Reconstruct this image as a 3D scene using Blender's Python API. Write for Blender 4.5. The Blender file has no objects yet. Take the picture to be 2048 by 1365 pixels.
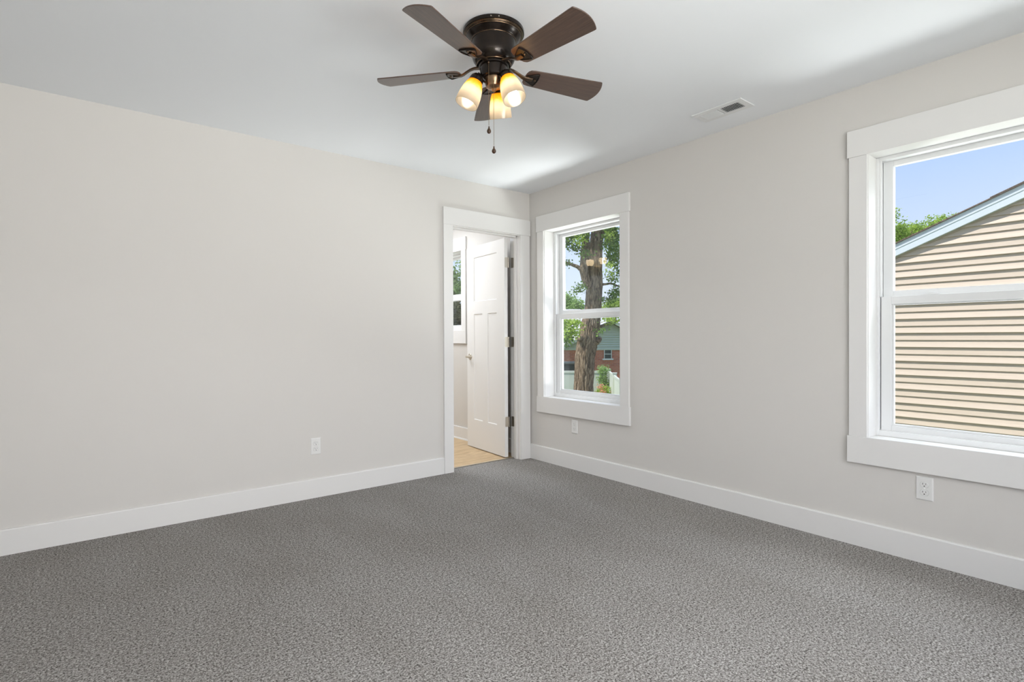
import bpy, bmesh, math, random
from mathutils import Vector, Matrix
PI = math.pi
scene = bpy.context.scene
COL = scene.collection

# ------------------------------------------------------------------ camera
CAM_H = 1.1157
YAW, PITCH, ROLL = math.radians(38.2575), math.radians(-0.390), math.radians(-0.239)
cam_data = bpy.data.cameras.new('camera')
cam_data.sensor_fit = 'HORIZONTAL'
cam_data.sensor_width = 36.0
cam_data.lens = 1076.9 * 36.0 / 2048.0
cam_data.clip_start = 0.02
cam_data.clip_end = 300
cam = bpy.data.objects.new('camera', cam_data)
COL.objects.link(cam)
fw = Vector((math.sin(YAW) * math.cos(PITCH), math.cos(YAW) * math.cos(PITCH), math.sin(PITCH)))
r0 = Vector((math.cos(YAW), -math.sin(YAW), 0))
u0 = r0.cross(fw)
rt = r0 * math.cos(ROLL) + u0 * math.sin(ROLL)
up = -r0 * math.sin(ROLL) + u0 * math.cos(ROLL)
M = Matrix((rt, up, -fw)).transposed().to_4x4()
M.translation = Vector((0, 0, CAM_H))
cam.matrix_world = M
scene.camera = cam

# ------------------------------------------------------------------ world, sun, big lights, exposure
vs = scene.view_settings
vs.view_transform = 'Standard'
vs.look = 'None'
vs.exposure = 0.0
vs.gamma = 1.0
vs.use_curve_mapping = False

world = bpy.data.worlds.new('sky')
scene.world = world
world.use_nodes = True
wn, wl = world.node_tree.nodes, world.node_tree.links
wn.clear()
w_out = wn.new('ShaderNodeOutputWorld')
w_bg = wn.new('ShaderNodeBackground')
w_tc = wn.new('ShaderNodeTexCoord')
w_sep = wn.new('ShaderNodeSeparateXYZ')
w_ramp = wn.new('ShaderNodeValToRGB')
wl.new(w_tc.outputs['Generated'], w_sep.inputs[0])
wl.new(w_sep.outputs['Z'], w_ramp.inputs[0])
e = w_ramp.color_ramp.elements
e[0].position = 0.0
e[0].color = (0.82, 0.89, 0.99, 1)
e[1].position = 0.55
e[1].color = (0.32, 0.51, 1.0, 1)
m_ = w_ramp.color_ramp.elements.new(0.14)
m_.color = (0.67, 0.79, 1.0, 1)
m_ = w_ramp.color_ramp.elements.new(0.26)
m_.color = (0.48, 0.65, 1.0, 1)
wl.new(w_ramp.outputs[0], w_bg.inputs[0])
w_bg.inputs[1].default_value = 1.08
wl.new(w_bg.outputs[0], w_out.inputs[0])

sun_d = bpy.data.lights.new('sun', 'SUN')
sun_d.energy = 5.6
sun_d.angle = math.radians(0.6)
sun_d.color = (1.0, 0.965, 0.91)
sun = bpy.data.objects.new('sun', sun_d)
COL.objects.link(sun)
sun_dir = Vector((0.51, -0.19, -0.84)).normalized()      # light travels away from -X, slightly from +Y, high up
sun.rotation_euler = sun_dir.to_track_quat('-Z', 'Y').to_euler()


def area(name, loc, target, sx, sy, power, color, spread=180):
    d = bpy.data.lights.new(name, 'AREA')
    d.spread = math.radians(spread)
    d.shape = 'RECTANGLE'
    d.size, d.size_y = sx, sy
    d.energy = power
    d.color = color
    o = bpy.data.objects.new(name, d)
    COL.objects.link(o)
    o.location = loc
    o.rotation_euler = (Vector(target) - Vector(loc)).to_track_quat('-Z', 'Y').to_euler()
    return o


# room extents (metres)
XR, YB = 3.2185, 3.813          # right wall face, back wall face
XL, YF = -1.30, -1.50           # unseen left and front walls, behind the camera
H = 2.44
YB2 = 3.93                      # bathroom face of the back wall
YE = 6.10                       # far bathroom wall
XT = 3.40                       # outer face of the right wall
# added fill lights behind the camera, set in two made-up openings
area('fill_front', (1.00, YF + 0.01, 1.32), (1.00, 3, 1.32), 2.2, 1.45, 47, (1.0, 0.99, 0.98), 115)
area('fill_left', (XL + 0.01, -0.65, 1.32), (3, -0.65, 1.32), 1.5, 1.45, 1.0, (1.0, 0.985, 0.965))
# added fill light behind the camera, aimed at the ceiling, without a fixture
area('fill_uplight_behind_camera', (0.25, -0.95, 1.55), (0.25, -0.95, 2.4), 0.5, 0.5, 73, (1.0, 0.99, 0.98))
# added fill lights low outside each window, standing in for yard bounce
area('yard_fill_large_window', (4.85, 0.20, -0.05), (3.3, 0.60, 1.35), 1.5, 0.7, 58, (0.97, 0.99, 1.0))
# added fill lights above the window heads, standing in for brighter sky
area('sky_fill_large_window', (4.50, 0.10, 3.15), (3.3, 0.60, 1.35), 1.5, 0.9, 75, (0.95, 0.98, 1.0))
area('sky_fill_small_window', (4.50, 2.50, 3.15), (3.3, 3.15, 1.35), 1.3, 0.9, 38, (0.95, 0.98, 1.0))
area('yard_fill_small_window', (4.85, 2.80, -0.05), (3.3, 3.15, 1.35), 1.3, 0.7, 100, (0.97, 0.99, 1.0))  # added low fill light in place of yard bounce
area('yard_fill_bathroom_window', (4.85, 5.40, -0.05), (3.3, 5.25, 1.55), 1.0, 0.7, 20, (0.97, 0.99, 1.0))  # another added low fill, for the bathroom window
area('bathroom_fill', (2.30, 5.05, H - 0.02), (2.30, 5.05, 0), 0.9, 0.9, 28, (0.93, 0.99, 1.06))  # added fill light under the bathroom ceiling, without a fixture


# ------------------------------------------------------------------ node helpers
class Mat:
    def __init__(s, name):
        s.m = bpy.data.materials.new(name)
        s.m.use_nodes = True
        s.n, s.l = s.m.node_tree.nodes, s.m.node_tree.links
        s.b = s.n['Principled BSDF']
        s.out = s.n['Material Output']

    def set(s, **k):
        for a, v in k.items():
            a = {'color': 'Base Color', 'rough': 'Roughness', 'metal': 'Metallic', 'spec': 'Specular IOR Level',
                 'coat': 'Coat Weight', 'coat_rough': 'Coat Roughness'}[a]
            s.b.inputs[a].default_value = (*v, 1) if isinstance(v, tuple) else v
        return s

    def node(s, t, **k):
        x = s.n.new(t)
        for a, v in k.items():
            setattr(x, a, v)
        return x

    def coord(s, scale=(1, 1, 1), kind='Object'):
        tc = s.node('ShaderNodeTexCoord')
        mp = s.node('ShaderNodeMapping')
        mp.inputs['Scale'].default_value = scale
        s.l.new(tc.outputs[kind], mp.inputs[0])
        return mp.outputs[0]

    def noise(s, vec, scale, detail=2, rough=0.5, dist=0):
        x = s.node('ShaderNodeTexNoise')
        x.inputs['Scale'].default_value = scale
        x.inputs['Detail'].default_value = detail
        x.inputs['Roughness'].default_value = rough
        x.inputs['Distortion'].default_value = dist
        s.l.new(vec, x.inputs['Vector'])
        return x.outputs['Fac']

    def ramp(s, fac, stops, interp='LINEAR'):
        x = s.node('ShaderNodeValToRGB')
        cr = x.color_ramp
        cr.interpolation = interp
        while len(cr.elements) > 1:
            cr.elements.remove(cr.elements[-1])
        cr.elements[0].position = stops[0][0]
        cr.elements[0].color = (*stops[0][1], 1)
        for p, c in stops[1:]:
            q = cr.elements.new(p)
            q.color = (*c, 1)
        s.l.new(fac, x.inputs[0])
        return x.outputs[0]

    def math(s, op, a, b_=None):
        x = s.node('ShaderNodeMath', operation=op)
        for i, v in enumerate((a, b_)):
            if v is None:
                continue
            if isinstance(v, (int, float)):
                x.inputs[i].default_value = v
            else:
                s.l.new(v, x.inputs[i])
        return x.outputs[0]

    def mix(s, fac, a, b_, mode='MIX'):
        x = s.node('ShaderNodeMix', data_type='RGBA', blend_type=mode)
        for k, v in ((0, fac), (6, a), (7, b_)):
            if isinstance(v, tuple):
                x.inputs[k].default_value = (*v, 1)
            elif isinstance(v, (int, float)):
                x.inputs[k].default_value = v
            else:
                s.l.new(v, x.inputs[k])
        return x.outputs[2]

    def bump(s, h, strength=0.3, dist=0.002):
        x = s.node('ShaderNodeBump')
        x.inputs['Strength'].default_value = strength
        x.inputs['Distance'].default_value = dist
        s.l.new(h, x.inputs['Height'])
        s.l.new(x.outputs[0], s.b.inputs['Normal'])
        return s

    def col(s, c):
        s.l.new(c, s.b.inputs['Base Color'])
        return s


def paint(name, c, rough=0.6, bump=0.08, scale=220, spec=0.3):
    m = Mat(name).set(color=c, rough=rough, spec=spec)
    v = m.coord()
    n = m.noise(v, scale, 3, 0.6)
    m.bump(n, bump, 0.001)
    lo = m.noise(v, 1.3, 2)
    m.col(m.mix(m.math('MULTIPLY', lo, 0.06), c, tuple(x * 0.9 for x in c)))
    return m.m


m_wall = paint('greige_wall_paint', (0.68, 0.658, 0.628), 0.75, 0.10, 170, 0.15)
m_ceil = paint('ceiling_paint', (0.86, 0.882, 0.905), 0.85, 0.10, 140, 0.1)
m_trim = paint('white_trim_paint', (0.785, 0.775, 0.76), 0.38, 0.03, 90, 0.4)
m_door = paint('white_door_paint', (0.80, 0.79, 0.775), 0.42, 0.05, 120, 0.4)
m_vinyl = Mat('white_window_vinyl').set(color=(0.82, 0.825, 0.825), rough=0.32, spec=0.45).m
m_gap_strip = Mat('dark_gap_strip').set(color=(0.10, 0.11, 0.11), rough=0.6).m
m_plastic = Mat('white_outlet_plastic').set(color=(0.79, 0.785, 0.77), rough=0.3, spec=0.45).m
m_dark = Mat('dark_slot').set(color=(0.015, 0.014, 0.013), rough=0.6).m
m_nickel = Mat('satin_nickel').set(color=(0.62, 0.57, 0.49), rough=0.28, metal=1.0).m
m_vent = Mat('white_vent_enamel').set(color=(0.78, 0.79, 0.79), rough=0.4, spec=0.4).m
m_ventdark = Mat('duct_interior').set(color=(0.035, 0.037, 0.037), rough=0.7).m

# bronze of the fan: dark, warm, with rubbed brown streaks
mm = Mat('oil_rubbed_bronze').set(rough=0.22, metal=0.55)
v = mm.coord()
mm.col(mm.ramp(mm.noise(v, 35, 3), [(0.35, (0.014, 0.010, 0.008)), (0.7, (0.026, 0.018, 0.013))]))
m_bronze = mm.m
mm = Mat('bronze_highlight').set(rough=0.30, metal=0.9)
v = mm.coord()
mm.col(mm.ramp(mm.noise(v, 50, 3), [(0.35, (0.17, 0.11, 0.065)), (0.7, (0.30, 0.20, 0.12))]))
m_bronze2 = mm.m
m_bronze_mid = Mat('mid_bronze').set(color=(0.085, 0.058, 0.038), rough=0.28, metal=0.9).m

# walnut laminate blade, grain along local X
mm = Mat('walnut_blade').set(rough=0.40, spec=0.5, coat=0.5, coat_rough=0.30)
v = mm.coord((3, 60, 60))
g = mm.noise(v, 3.0, 5, 0.6, 0.6)
g2 = mm.noise(mm.coord((1, 1, 1)), 260, 2)
c = mm.ramp(g, [(0.30, (0.050, 0.026, 0.018)), (0.55, (0.090, 0.050, 0.034)), (0.75, (0.125, 0.072, 0.050))])
mm.col(mm.mix(mm.math('MULTIPLY', g2, 0.25), c, (0.04, 0.022, 0.016)))
mm.bump(g2, 0.10, 0.0006)
m_blade = mm.m

# carpet: twisted pile flecks plus soft vacuum streaks (pile laid two ways)
mm = Mat('grey_fleck_carpet').set(rough=0.95, spec=0.05)
v = mm.coord()
vo = mm.node('ShaderNodeTexVoronoi')
vo.inputs['Scale'].default_value = 240
mm.l.new(v, vo.inputs['Vector'])
n1 = mm.noise(v, 150, 4, 0.85, 0.3)
n2 = mm.noise(v, 75, 2, 0.6)
n3 = mm.noise(v, 1.4, 3, 0.55, 0.5)
n4 = mm.noise(mm.coord((1.9, 0.5, 1)), 1.7, 2, 0.5)
f = mm.math('ADD', mm.math('MULTIPLY', n1, 0.8), mm.math('MULTIPLY', n2, 0.2))
c = mm.ramp(f, [(0.37, (0.030, 0.026, 0.023)), (0.45, (0.165, 0.154, 0.143)), (0.53, (0.335, 0.318, 0.302)), (0.63, (0.60, 0.58, 0.555))])
st = mm.math('ADD', mm.math('MULTIPLY', n3, 0.5), mm.math('MULTIPLY', n4, 0.5))
c = mm.mix(mm.ramp(st, [(0.40, (0, 0, 0)), (0.60, (1, 1, 1))]), mm.mix(1.0, c, (0.95, 0.94, 0.93), 'MULTIPLY'), mm.mix(1.0, c, (1.06, 1.06, 1.065), 'MULTIPLY'))
mm.col(c)
mm.bump(f, 0.6, 0.004)
m_carpet = mm.m

# pale oak vinyl plank, planks run along X
mm = Mat('pale_oak_plank').set(rough=0.45, spec=0.4)
v = mm.coord()
br = mm.node('ShaderNodeTexBrick')
br.offset = 0.37
br.inputs['Scale'].default_value = 1.0
br.inputs['Brick Width'].default_value = 1.2
br.inputs['Row Height'].default_value = 0.18
br.inputs['Mortar Size'].default_value = 0.0015
br.inputs['Color1'].default_value = (0.60, 0.45, 0.28, 1)
br.inputs['Color2'].default_value = (0.70, 0.55, 0.37, 1)
br.inputs['Mortar'].default_value = (0.32, 0.22, 0.13, 1)
mm.l.new(v, br.inputs['Vector'])
g = mm.noise(mm.coord((1.0, 9, 1)), 5, 5, 0.6, 0.9)
mm.col(mm.mix(0.55, br.outputs['Color'], mm.ramp(g, [(0.38, (0.36, 0.22, 0.10)), (0.5, (0.56, 0.38, 0.20)), (0.62, (0.72, 0.54, 0.32))])))
m_plank = mm.m

# window glass: clear with a weak mirror reflection
mm = Mat('window_glass')
mm.n.remove(mm.b)
lw = mm.node('ShaderNodeLayerWeight')
lw.inputs['Blend'].default_value = 0.5
fac = mm.math('ADD', mm.math('MULTIPLY', mm.math('POWER', lw.outputs['Facing'], 5.0), 0.9), 0.036)
tr = mm.node('ShaderNodeBsdfTransparent')
tr.inputs[0].default_value = (0.985, 0.995, 0.99, 1)
gl = mm.node('ShaderNodeBsdfGlossy')
gl.inputs['Roughness'].default_value = 0.0
mx = mm.node('ShaderNodeMixShader')
mm.l.new(fac, mx.inputs[0])
mm.l.new(tr.outputs[0], mx.inputs[1])
mm.l.new(gl.outputs[0], mx.inputs[2])
mm.l.new(mx.outputs[0], mm.out.inputs[0])
m_glass = mm.m


# ------------------------------------------------------------------ mesh helpers
def obj(name, bm, mat, parent=None, smooth=False, bevel=0.0, bseg=2, kind=None, mats=None):
    me = bpy.data.meshes.new(name)
    bmesh.ops.recalc_face_normals(bm, faces=bm.faces)
    if smooth:
        for f_ in bm.faces:
            f_.smooth = True
    bm.to_mesh(me)
    bm.free()
    for m__ in (mats or [mat]):
        me.materials.append(m__)
    o = bpy.data.objects.new(name, me)
    COL.objects.link(o)
    if parent is not None:
        o.parent = parent
    if bevel > 0:
        b = o.modifiers.new('bevel', 'BEVEL')
        b.width = bevel
        b.segments = bseg
        b.limit_method = 'ANGLE'
        b.angle_limit = math.radians(40)
    if smooth:
        es = o.modifiers.new('edges', 'EDGE_SPLIT')
        es.split_angle = math.radians(38)
    if kind:
        o['kind'] = kind
    return o


def box(bm, x0, x1, y0, y1, z0, z1, mat=0):
    v_ = [bm.verts.new(p) for p in ((x0, y0, z0), (x1, y0, z0), (x1, y1, z0), (x0, y1, z0), (x0, y0, z1), (x1, y0, z1), (x1, y1, z1), (x0, y1, z1))]
    for q in ((0, 3, 2, 1), (4, 5, 6, 7), (0, 1, 5, 4), (1, 2, 6, 5), (2, 3, 7, 6), (3, 0, 4, 7)):
        bm.faces.new([v_[i] for i in q]).material_index = mat
    return v_


def lathe(bm, prof, n=48, M_=None, mat=0, cap=True):
    """prof: list of (r, z). M_ transforms."""
    rings = []
    for r, z in prof:
        rings.append([bm.verts.new(Vector((r * math.cos(2 * PI * k / n), r * math.sin(2 * PI * k / n), z))) for k in range(n)])
    for a, b in zip(rings, rings[1:]):
        for k in range(n):
            bm.faces.new((a[k], a[(k + 1) % n], b[(k + 1) % n], b[k])).material_index = mat
    if cap:
        for r_, ring in ((prof[0][0], rings[0]), (prof[-1][0], rings[-1])):
            if r_ > 1e-5:
                try:
                    bm.faces.new(ring).material_index = mat
                except ValueError:
                    pass
    if M_ is not None:
        bmesh.ops.transform(bm, matrix=M_, verts=[v_ for r in rings for v_ in r])


def tube(bm, pts, rads, n=10, mat=0):
    pts = [Vector(p) for p in pts]
    if isinstance(rads, (int, float)):
        rads = [rads] * len(pts)
    rings = []
    ref = Vector((0, 0, 1))
    for i, p in enumerate(pts):
        t = (pts[min(i + 1, len(pts) - 1)] - pts[max(i - 1, 0)]).normalized()
        rr = ref if abs(t.dot(ref)) < 0.95 else Vector((1, 0, 0))
        a = t.cross(rr).normalized()
        b = t.cross(a).normalized()
        rings.append([bm.verts.new(p + (a * math.cos(2 * PI * k / n) + b * math.sin(2 * PI * k / n)) * rads[i]) for k in range(n)])
    for a, b in zip(rings, rings[1:]):
        for k in range(n):
            bm.faces.new((a[k], a[(k + 1) % n], b[(k + 1) % n], b[k])).material_index = mat
    bm.faces.new(rings[0]).material_index = mat
    bm.faces.new(rings[-1]).material_index = mat


def prism(bm, pts2, h0, h1, axis='Z', mat=0):
    """extrude polygon; axis names the extrusion axis; pts2 are the other two coordinates in order."""
    def P(a, b, h):
        return {'Z': (a, b, h), 'Y': (a, h, b), 'X': (h, a, b)}[axis]
    lo = [bm.verts.new(P(a, b, h0)) for a, b in pts2]
    hi = [bm.verts.new(P(a, b, h1)) for a, b in pts2]
    n = len(pts2)
    bm.faces.new(lo).material_index = mat
    bm.faces.new(hi).material_index = mat
    for i in range(n):
        bm.faces.new((lo[i], lo[(i + 1) % n], hi[(i + 1) % n], hi[i])).material_index = mat
    return lo + hi


def empty(name, loc, rot=(0, 0, 0)):
    o = bpy.data.objects.new(name, None)
    o.empty_display_size = 0.1
    COL.objects.link(o)
    o.location = loc
    o.rotation_euler = rot
    return o


def tag(o, label, cat, group=None, kind=None):
    if label:
        o['label'] = label
    if cat:
        o['category'] = cat
    if group:
        o['group'] = group
    if kind:
        o['kind'] = kind
    return o


def wall_grid(bm, axis, t0, t1, s0, s1, z0, z1, holes):
    """slab with rectangular holes [(s0,s1,z0,z1)]; axis is the thickness axis."""
    ss = sorted({s0, s1} | {h[0] for h in holes} | {h[1] for h in holes})
    zs = sorted({z0, z1} | {h[2] for h in holes} | {h[3] for h in holes})
    for a, b in zip(ss, ss[1:]):
        for c_, d in zip(zs, zs[1:]):
            ms, mz = (a + b) / 2, (c_ + d) / 2
            if any(h[0] < ms < h[1] and h[2] < mz < h[3] for h in holes):
                continue
            if axis == 'X':
                box(bm, t0, t1, a, b, c_, d)
            else:
                box(bm, a, b, t0, t1, c_, d)
    bmesh.ops.remove_doubles(bm, verts=bm.verts, dist=1e-5)
    # drop the internal faces shared by neighbouring cells
    seen = {}
    for f_ in list(bm.faces):
        key = tuple(sorted(v_.index for v_ in f_.verts)) if False else frozenset(f_.verts)
        seen.setdefault(key, []).append(f_)
    bmesh.ops.delete(bm, geom=[f_ for g_ in seen.values() if len(g_) > 1 for f_ in g_], context='FACES')


# ------------------------------------------------------------------ the room shell
# window openings (finished, inside the casings): y0, y1, z0, z1
WZ0, WZ1 = 0.581, 2.066
W1 = (2.731, 3.601, WZ0, WZ1)
W2 = (0.190, 1.058, WZ0, WZ1)
W3 = (4.957, 5.560, 1.19, 2.066)          # bathroom window
DX0, DX1, DZ = 2.382, 3.090, 2.040        # door opening
G = 0.016                                 # gap filled by jamb boards

def grow(w, g=G):
    return (w[0] - g, w[1] + g, w[2] - g, w[3] + g)

bm = bmesh.new()
wall_grid(bm, 'X', XR, XT, YF - 0.15, YE + 0.15, -0.05, H, [grow(W1), grow(W2), grow(W3)])
obj('wall_right', bm, m_wall, kind='structure')
bm = bmesh.new()
wall_grid(bm, 'Y', YB, YB2, XL, XR, -0.05, H, [(DX0 - G, DX1 + G, -0.05, DZ + G)])
obj('wall_back', bm, m_wall, kind='structure')
FILL_F = (-0.1, 2.1, 0.60, 2.05)  # added openings that only hold the fill lights
FILL_L = (-1.40, 0.10, 0.60, 2.05)
bm = bmesh.new()
wall_grid(bm, 'Y', YF - 0.15, YF, XL - 0.15, XR, -0.05, H, [FILL_F])
obj('wall_front', bm, m_wall, kind='structure')
bm = bmesh.new()
wall_grid(bm, 'X', XL - 0.15, XL, YF, YB2, -0.05, H, [FILL_L])
obj('wall_left', bm, m_wall, kind='structure')
bm = bmesh.new()
box(bm, XL - 0.3, XT + 0.02, YF - 0.3, YE + 0.3, H, H + 0.22)
obj('ceiling', bm, m_ceil, kind='structure')
# carpet reaches into the doorway as far as the threshold
bm = bmesh.new()
box(bm, XL, XR, YF, YB, -0.04, 0.0)
box(bm, DX0 - 0.01, DX1 + 0.01, YB, 3.905, -0.04, 0.0)
obj('floor', bm, m_carpet, kind='structure')
bm = bmesh.new()
box(bm, 1.5, XR, 3.93, YE, -0.04, 0.004)
box(bm, DX0 - 0.01, DX1 + 0.01, 3.905, 3.93, -0.04, 0.004)
obj('floor', bm, m_plank, kind='structure')
bm = bmesh.new()
box(bm, 1.35, 1.5, YB2, YE, -0.05, H)
obj('wall_bathroom_left', bm, m_wall, kind='structure')
bm = bmesh.new()
box(bm, 1.35, XR, YE, YE + 0.15, -0.05, H)
obj('wall_bathroom_back', bm, m_wall, kind='structure')


# baseboards: 132 mm above the pile, eased top edge
def base_profile(t, h):
    return [(0, -0.01), (t, -0.01), (t, h - 0.006), (t - 0.003, h - 0.001), (t - 0.006, h), (0, h)]


bm = bmesh.new()
prism(bm, [(YB - a, b) for a, b in base_profile(0.015, 0.134)], XL, 2.2865, 'X')
obj('baseboard_back', bm, m_trim, kind='structure')
bm = bmesh.new()
prism(bm, [(XR - a, b) for a, b in base_profile(0.015, 0.134)], YF, YB - 0.0185, 'Y')
obj('baseboard_right', bm, m_trim, kind='structure')
bm = bmesh.new()
prism(bm, [(YF + a, b) for a, b in base_profile(0.015, 0.134)], XL + 0.016, XR - 0.016, 'X')
obj('baseboard_front', bm, m_trim, kind='structure')
bm = bmesh.new()
prism(bm, [(XL + a, b) for a, b in base_profile(0.015, 0.134)], YF, YB - 0.016, 'Y')
obj('baseboard_left', bm, m_trim, kind='structure')
bm = bmesh.new()
prism(bm, [(XR - a, b) for a, b in base_profile(0.015, 0.137)], YB2 + 0.02, YE, 'Y')
prism(bm, [(XR - 0.015 - a, b) for a, b in ((0, 0), (0.013, 0), (0.012, 0.008), (0.006, 0.017), (0, 0.019))], YB2 + 0.02, YE, 'Y')
obj('baseboard_bathroom', bm, m_trim, kind='structure')


# ------------------------------------------------------------------ windows (double hung, flat craftsman casing)
def make_window(name, w, label, lock_y=(), mid=None, apron=True, overhang=0.008):
    y0, y1, z0, z1 = w
    root = empty(name, (XR, (y0 + y1) / 2, z0))
    root['kind'] = 'structure'
    root['label'] = label
    cy = (y0 + y1) / 2

    def B(name_, mat, boxes, bevel=0.0015, par=None, smooth=False):
        bm_ = bmesh.new()
        for b in boxes:
            x0, x1, a0, a1, c0, c1 = b
            box(bm_, x0 - XR, x1 - XR, a0 - cy, a1 - cy, c0 - z0, c1 - z0)
        return obj(name_, bm_, mat, par or root, bevel=bevel)
    fc = XR - 0.018
    cw = 0.089                                      # casing width
    B('side_casing', m_trim, [(fc, XR, y1 + 0.004, y1 + cw, z0 + 0.003, z1 - 0.002)])
    B('side_casing', m_trim, [(fc, XR, y0 - cw, y0 - 0.004, z0 + 0.003, z1 - 0.002)])
    B('head_casing', m_trim, [(fc - 0.004, XR, y0 - cw - overhang, y1 + cw + overhang, z1 - 0.002, z1 + 0.139)])
    if apron:
        B('apron_casing', m_trim, [(fc - 0.004, XR, y0 - cw - overhang, y1 + cw + overhang, z0 - 0.139, z0 + 0.003)])
    # jamb boards lining the opening, front edge set back a little from the casing
    xb = XR + 0.106
    t = 0.012
    B('jamb_liner', m_trim, [(XR - 0.006, xb, y1, y1 + t, z0, z1), (XR - 0.006, xb, y0 - t, y0, z0, z1),
                             (XR - 0.006, xb, y0 - t, y1 + t, z1, z1 + t), (XR - 0.006, xb, y0 - t, y1 + t, z0 - t, z0)], 0.002)
    # vinyl frame
    f = 0.012
    xf0, xf1 = xb, XT + 0.035
    B('frame', m_vinyl, [(xf0, xf1, y1 - f, y1 + t, z0, z1), (xf0, xf1, y0 - t, y0 + f, z0, z1),
                         (xf0, xf1, y0 + f, y1 - f, z1 - 0.018, z1), (xf0, xf1, y0 + f, y1 - f, z0, z0 + 0.030),
                         (xf0 + 0.004, xf0 + 0.016, y1 - 0.022, y1 - f, (mid or (z0 + z1) / 2), z1 - 0.018),
                         (xf0 + 0.004, xf0 + 0.016, y0 + f, y0 + 0.022, (mid or (z0 + z1) / 2), z1 - 0.018)])
    zm = mid or (z0 + z1) / 2                       # top of the lower sash
    # lower sash, room side
    xs0, xs1 = XR + 0.124, XR + 0.156
    sy0, sy1 = y0 + f + 0.004, y1 - f - 0.004
    st = 0.047
    sz0, sz1 = z0 + 0.024, zm
    low = B('lower_sash', m_vinyl, [(xs0, xs1, sy1 - st, sy1, sz0, sz1), (xs0, xs1, sy0, sy0 + st, sz0, sz1),
                                    (xs0, xs1, sy0 + st, sy1 - st, sz1 - 0.042, sz1), (xs0, xs1, sy0 + st, sy1 - st, sz0, sz0 + 0.034)], 0.002)
    b_ = 0.010                                      # glazing bead
    gz0, gz1 = sz0 + 0.034, sz1 - 0.042
    B('glazing_bead', m_vinyl, [(xs0 + 0.010, xs1 - 0.004, sy1 - st - b_, sy1 - st, gz0, gz1), (xs0 + 0.010, xs1 - 0.004, sy0 + st, sy0 + st + b_, gz0, gz1),
                                (xs0 + 0.010, xs1 - 0.004, sy0 + st + b_, sy1 - st - b_, gz1 - 0.006, gz1), (xs0 + 0.010, xs1 - 0.004, sy0 + st + b_, sy1 - st - b_, gz0, gz0 + 0.010)], 0.002, low)
    B('pane', m_glass, [(xs0 + 0.018, xs0 + 0.021, sy0 + st + 0.002, sy1 - st - 0.002, gz0 + 0.002, gz1 - 0.002)], 0, low)
    # dark strip filling the gap beside the lower sash
    B('gap_strip', m_gap_strip, [(xs0 + 0.006, xs1, sy1 + 0.0002, y1 - f - 0.0002, sz0 + 0.01, sz1 - 0.002),
                                 (xs0 + 0.006, xs1, y0 + f + 0.0002, sy0 - 0.0002, sz0 + 0.01, sz1 - 0.002)], 0)
    # upper sash, outer track
    xu0, xu1 = xs1 + 0.006, xs1 + 0.040
    st2 = 0.044
    uz0, uz1 = zm - 0.010, z1 - 0.014
    upp = B('upper_sash', m_vinyl, [(xu0, xu1, sy1 - st2, sy1 + 0.002, uz0, uz1), (xu0, xu1, sy0 - 0.002, sy0 + st2, uz0, uz1),
                                    (xu0, xu1, sy0 + st2, sy1 - st2, uz1 - 0.030, uz1), (xu0, xu1, sy0 + st2, sy1 - st2, uz0, uz0 + 0.042)], 0.002)
    B('pane', m_glass, [(xu0 + 0.018, xu0 + 0.021, sy0 + st2 - 0.002, sy1 - st2 + 0.002, uz0 + 0.04, uz1 - 0.028)], 0, upp)
    for ly in lock_y:
        bm_ = bmesh.new()
        prism(bm_, [(ly - cy - 0.055, 0), (ly - cy + 0.055, 0), (ly - cy + 0.035, 0.006), (ly - cy + 0.012, 0.010), (ly - cy - 0.012, 0.010), (ly - cy - 0.035, 0.006)],
              0.130, 0.146, 'X')
        for v_ in bm_.verts:
            v_.co.z += sz1 - z0
        obj('sash_lock', bm_, m_vinyl, root, bevel=0.0015)
    return root


make_window('window_1', W1, 'small double hung window beside the door, big tree trunk outside', mid=1.324)
make_window('window_2', W2, 'large double hung window at right edge, tan siding outside', (0.83, 0.40), mid=1.324)
make_window('window_3', W3, 'narrow bathroom window seen through the open doorway', mid=1.585)

# plain frames around the two added fill-light openings behind the camera
for nm, hole, ax in (('fill_opening_front', FILL_F, 'Y'), ('fill_opening_left', FILL_L, 'X')):
    bm = bmesh.new()
    a0, a1, c0, c1 = hole
    for (p0, p1, q0, q1) in ((a0 - 0.09, a0, c0 - 0.09, c1 + 0.13), (a1, a1 + 0.09, c0 - 0.09, c1 + 0.13), (a0, a1, c1, c1 + 0.13), (a0, a1, c0 - 0.09, c0)):
        if ax == 'Y':
            box(bm, p0, p1, YF, YF + 0.018, q0, q1)
        else:
            box(bm, XL, XL + 0.018, p0, p1, q0, q1)
    o = obj(nm, bm, m_trim, kind='structure')

# ------------------------------------------------------------------ doorway and door leaf
door = empty('door_1', (DX0, YB, 0))
door['kind'] = 'structure'
door['label'] = 'white craftsman door standing open into the bathroom'


def DB(name_, mat, boxes, bevel=0.0015, par=None):
    bm_ = bmesh.new()
    for x0, x1, a0, a1, c0, c1 in boxes:
        box(bm_, x0 - DX0, x1 - DX0, a0 - YB, a1 - YB, c0, c1)
    return obj(name_, bm_, mat, par or door, bevel=bevel)


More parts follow.
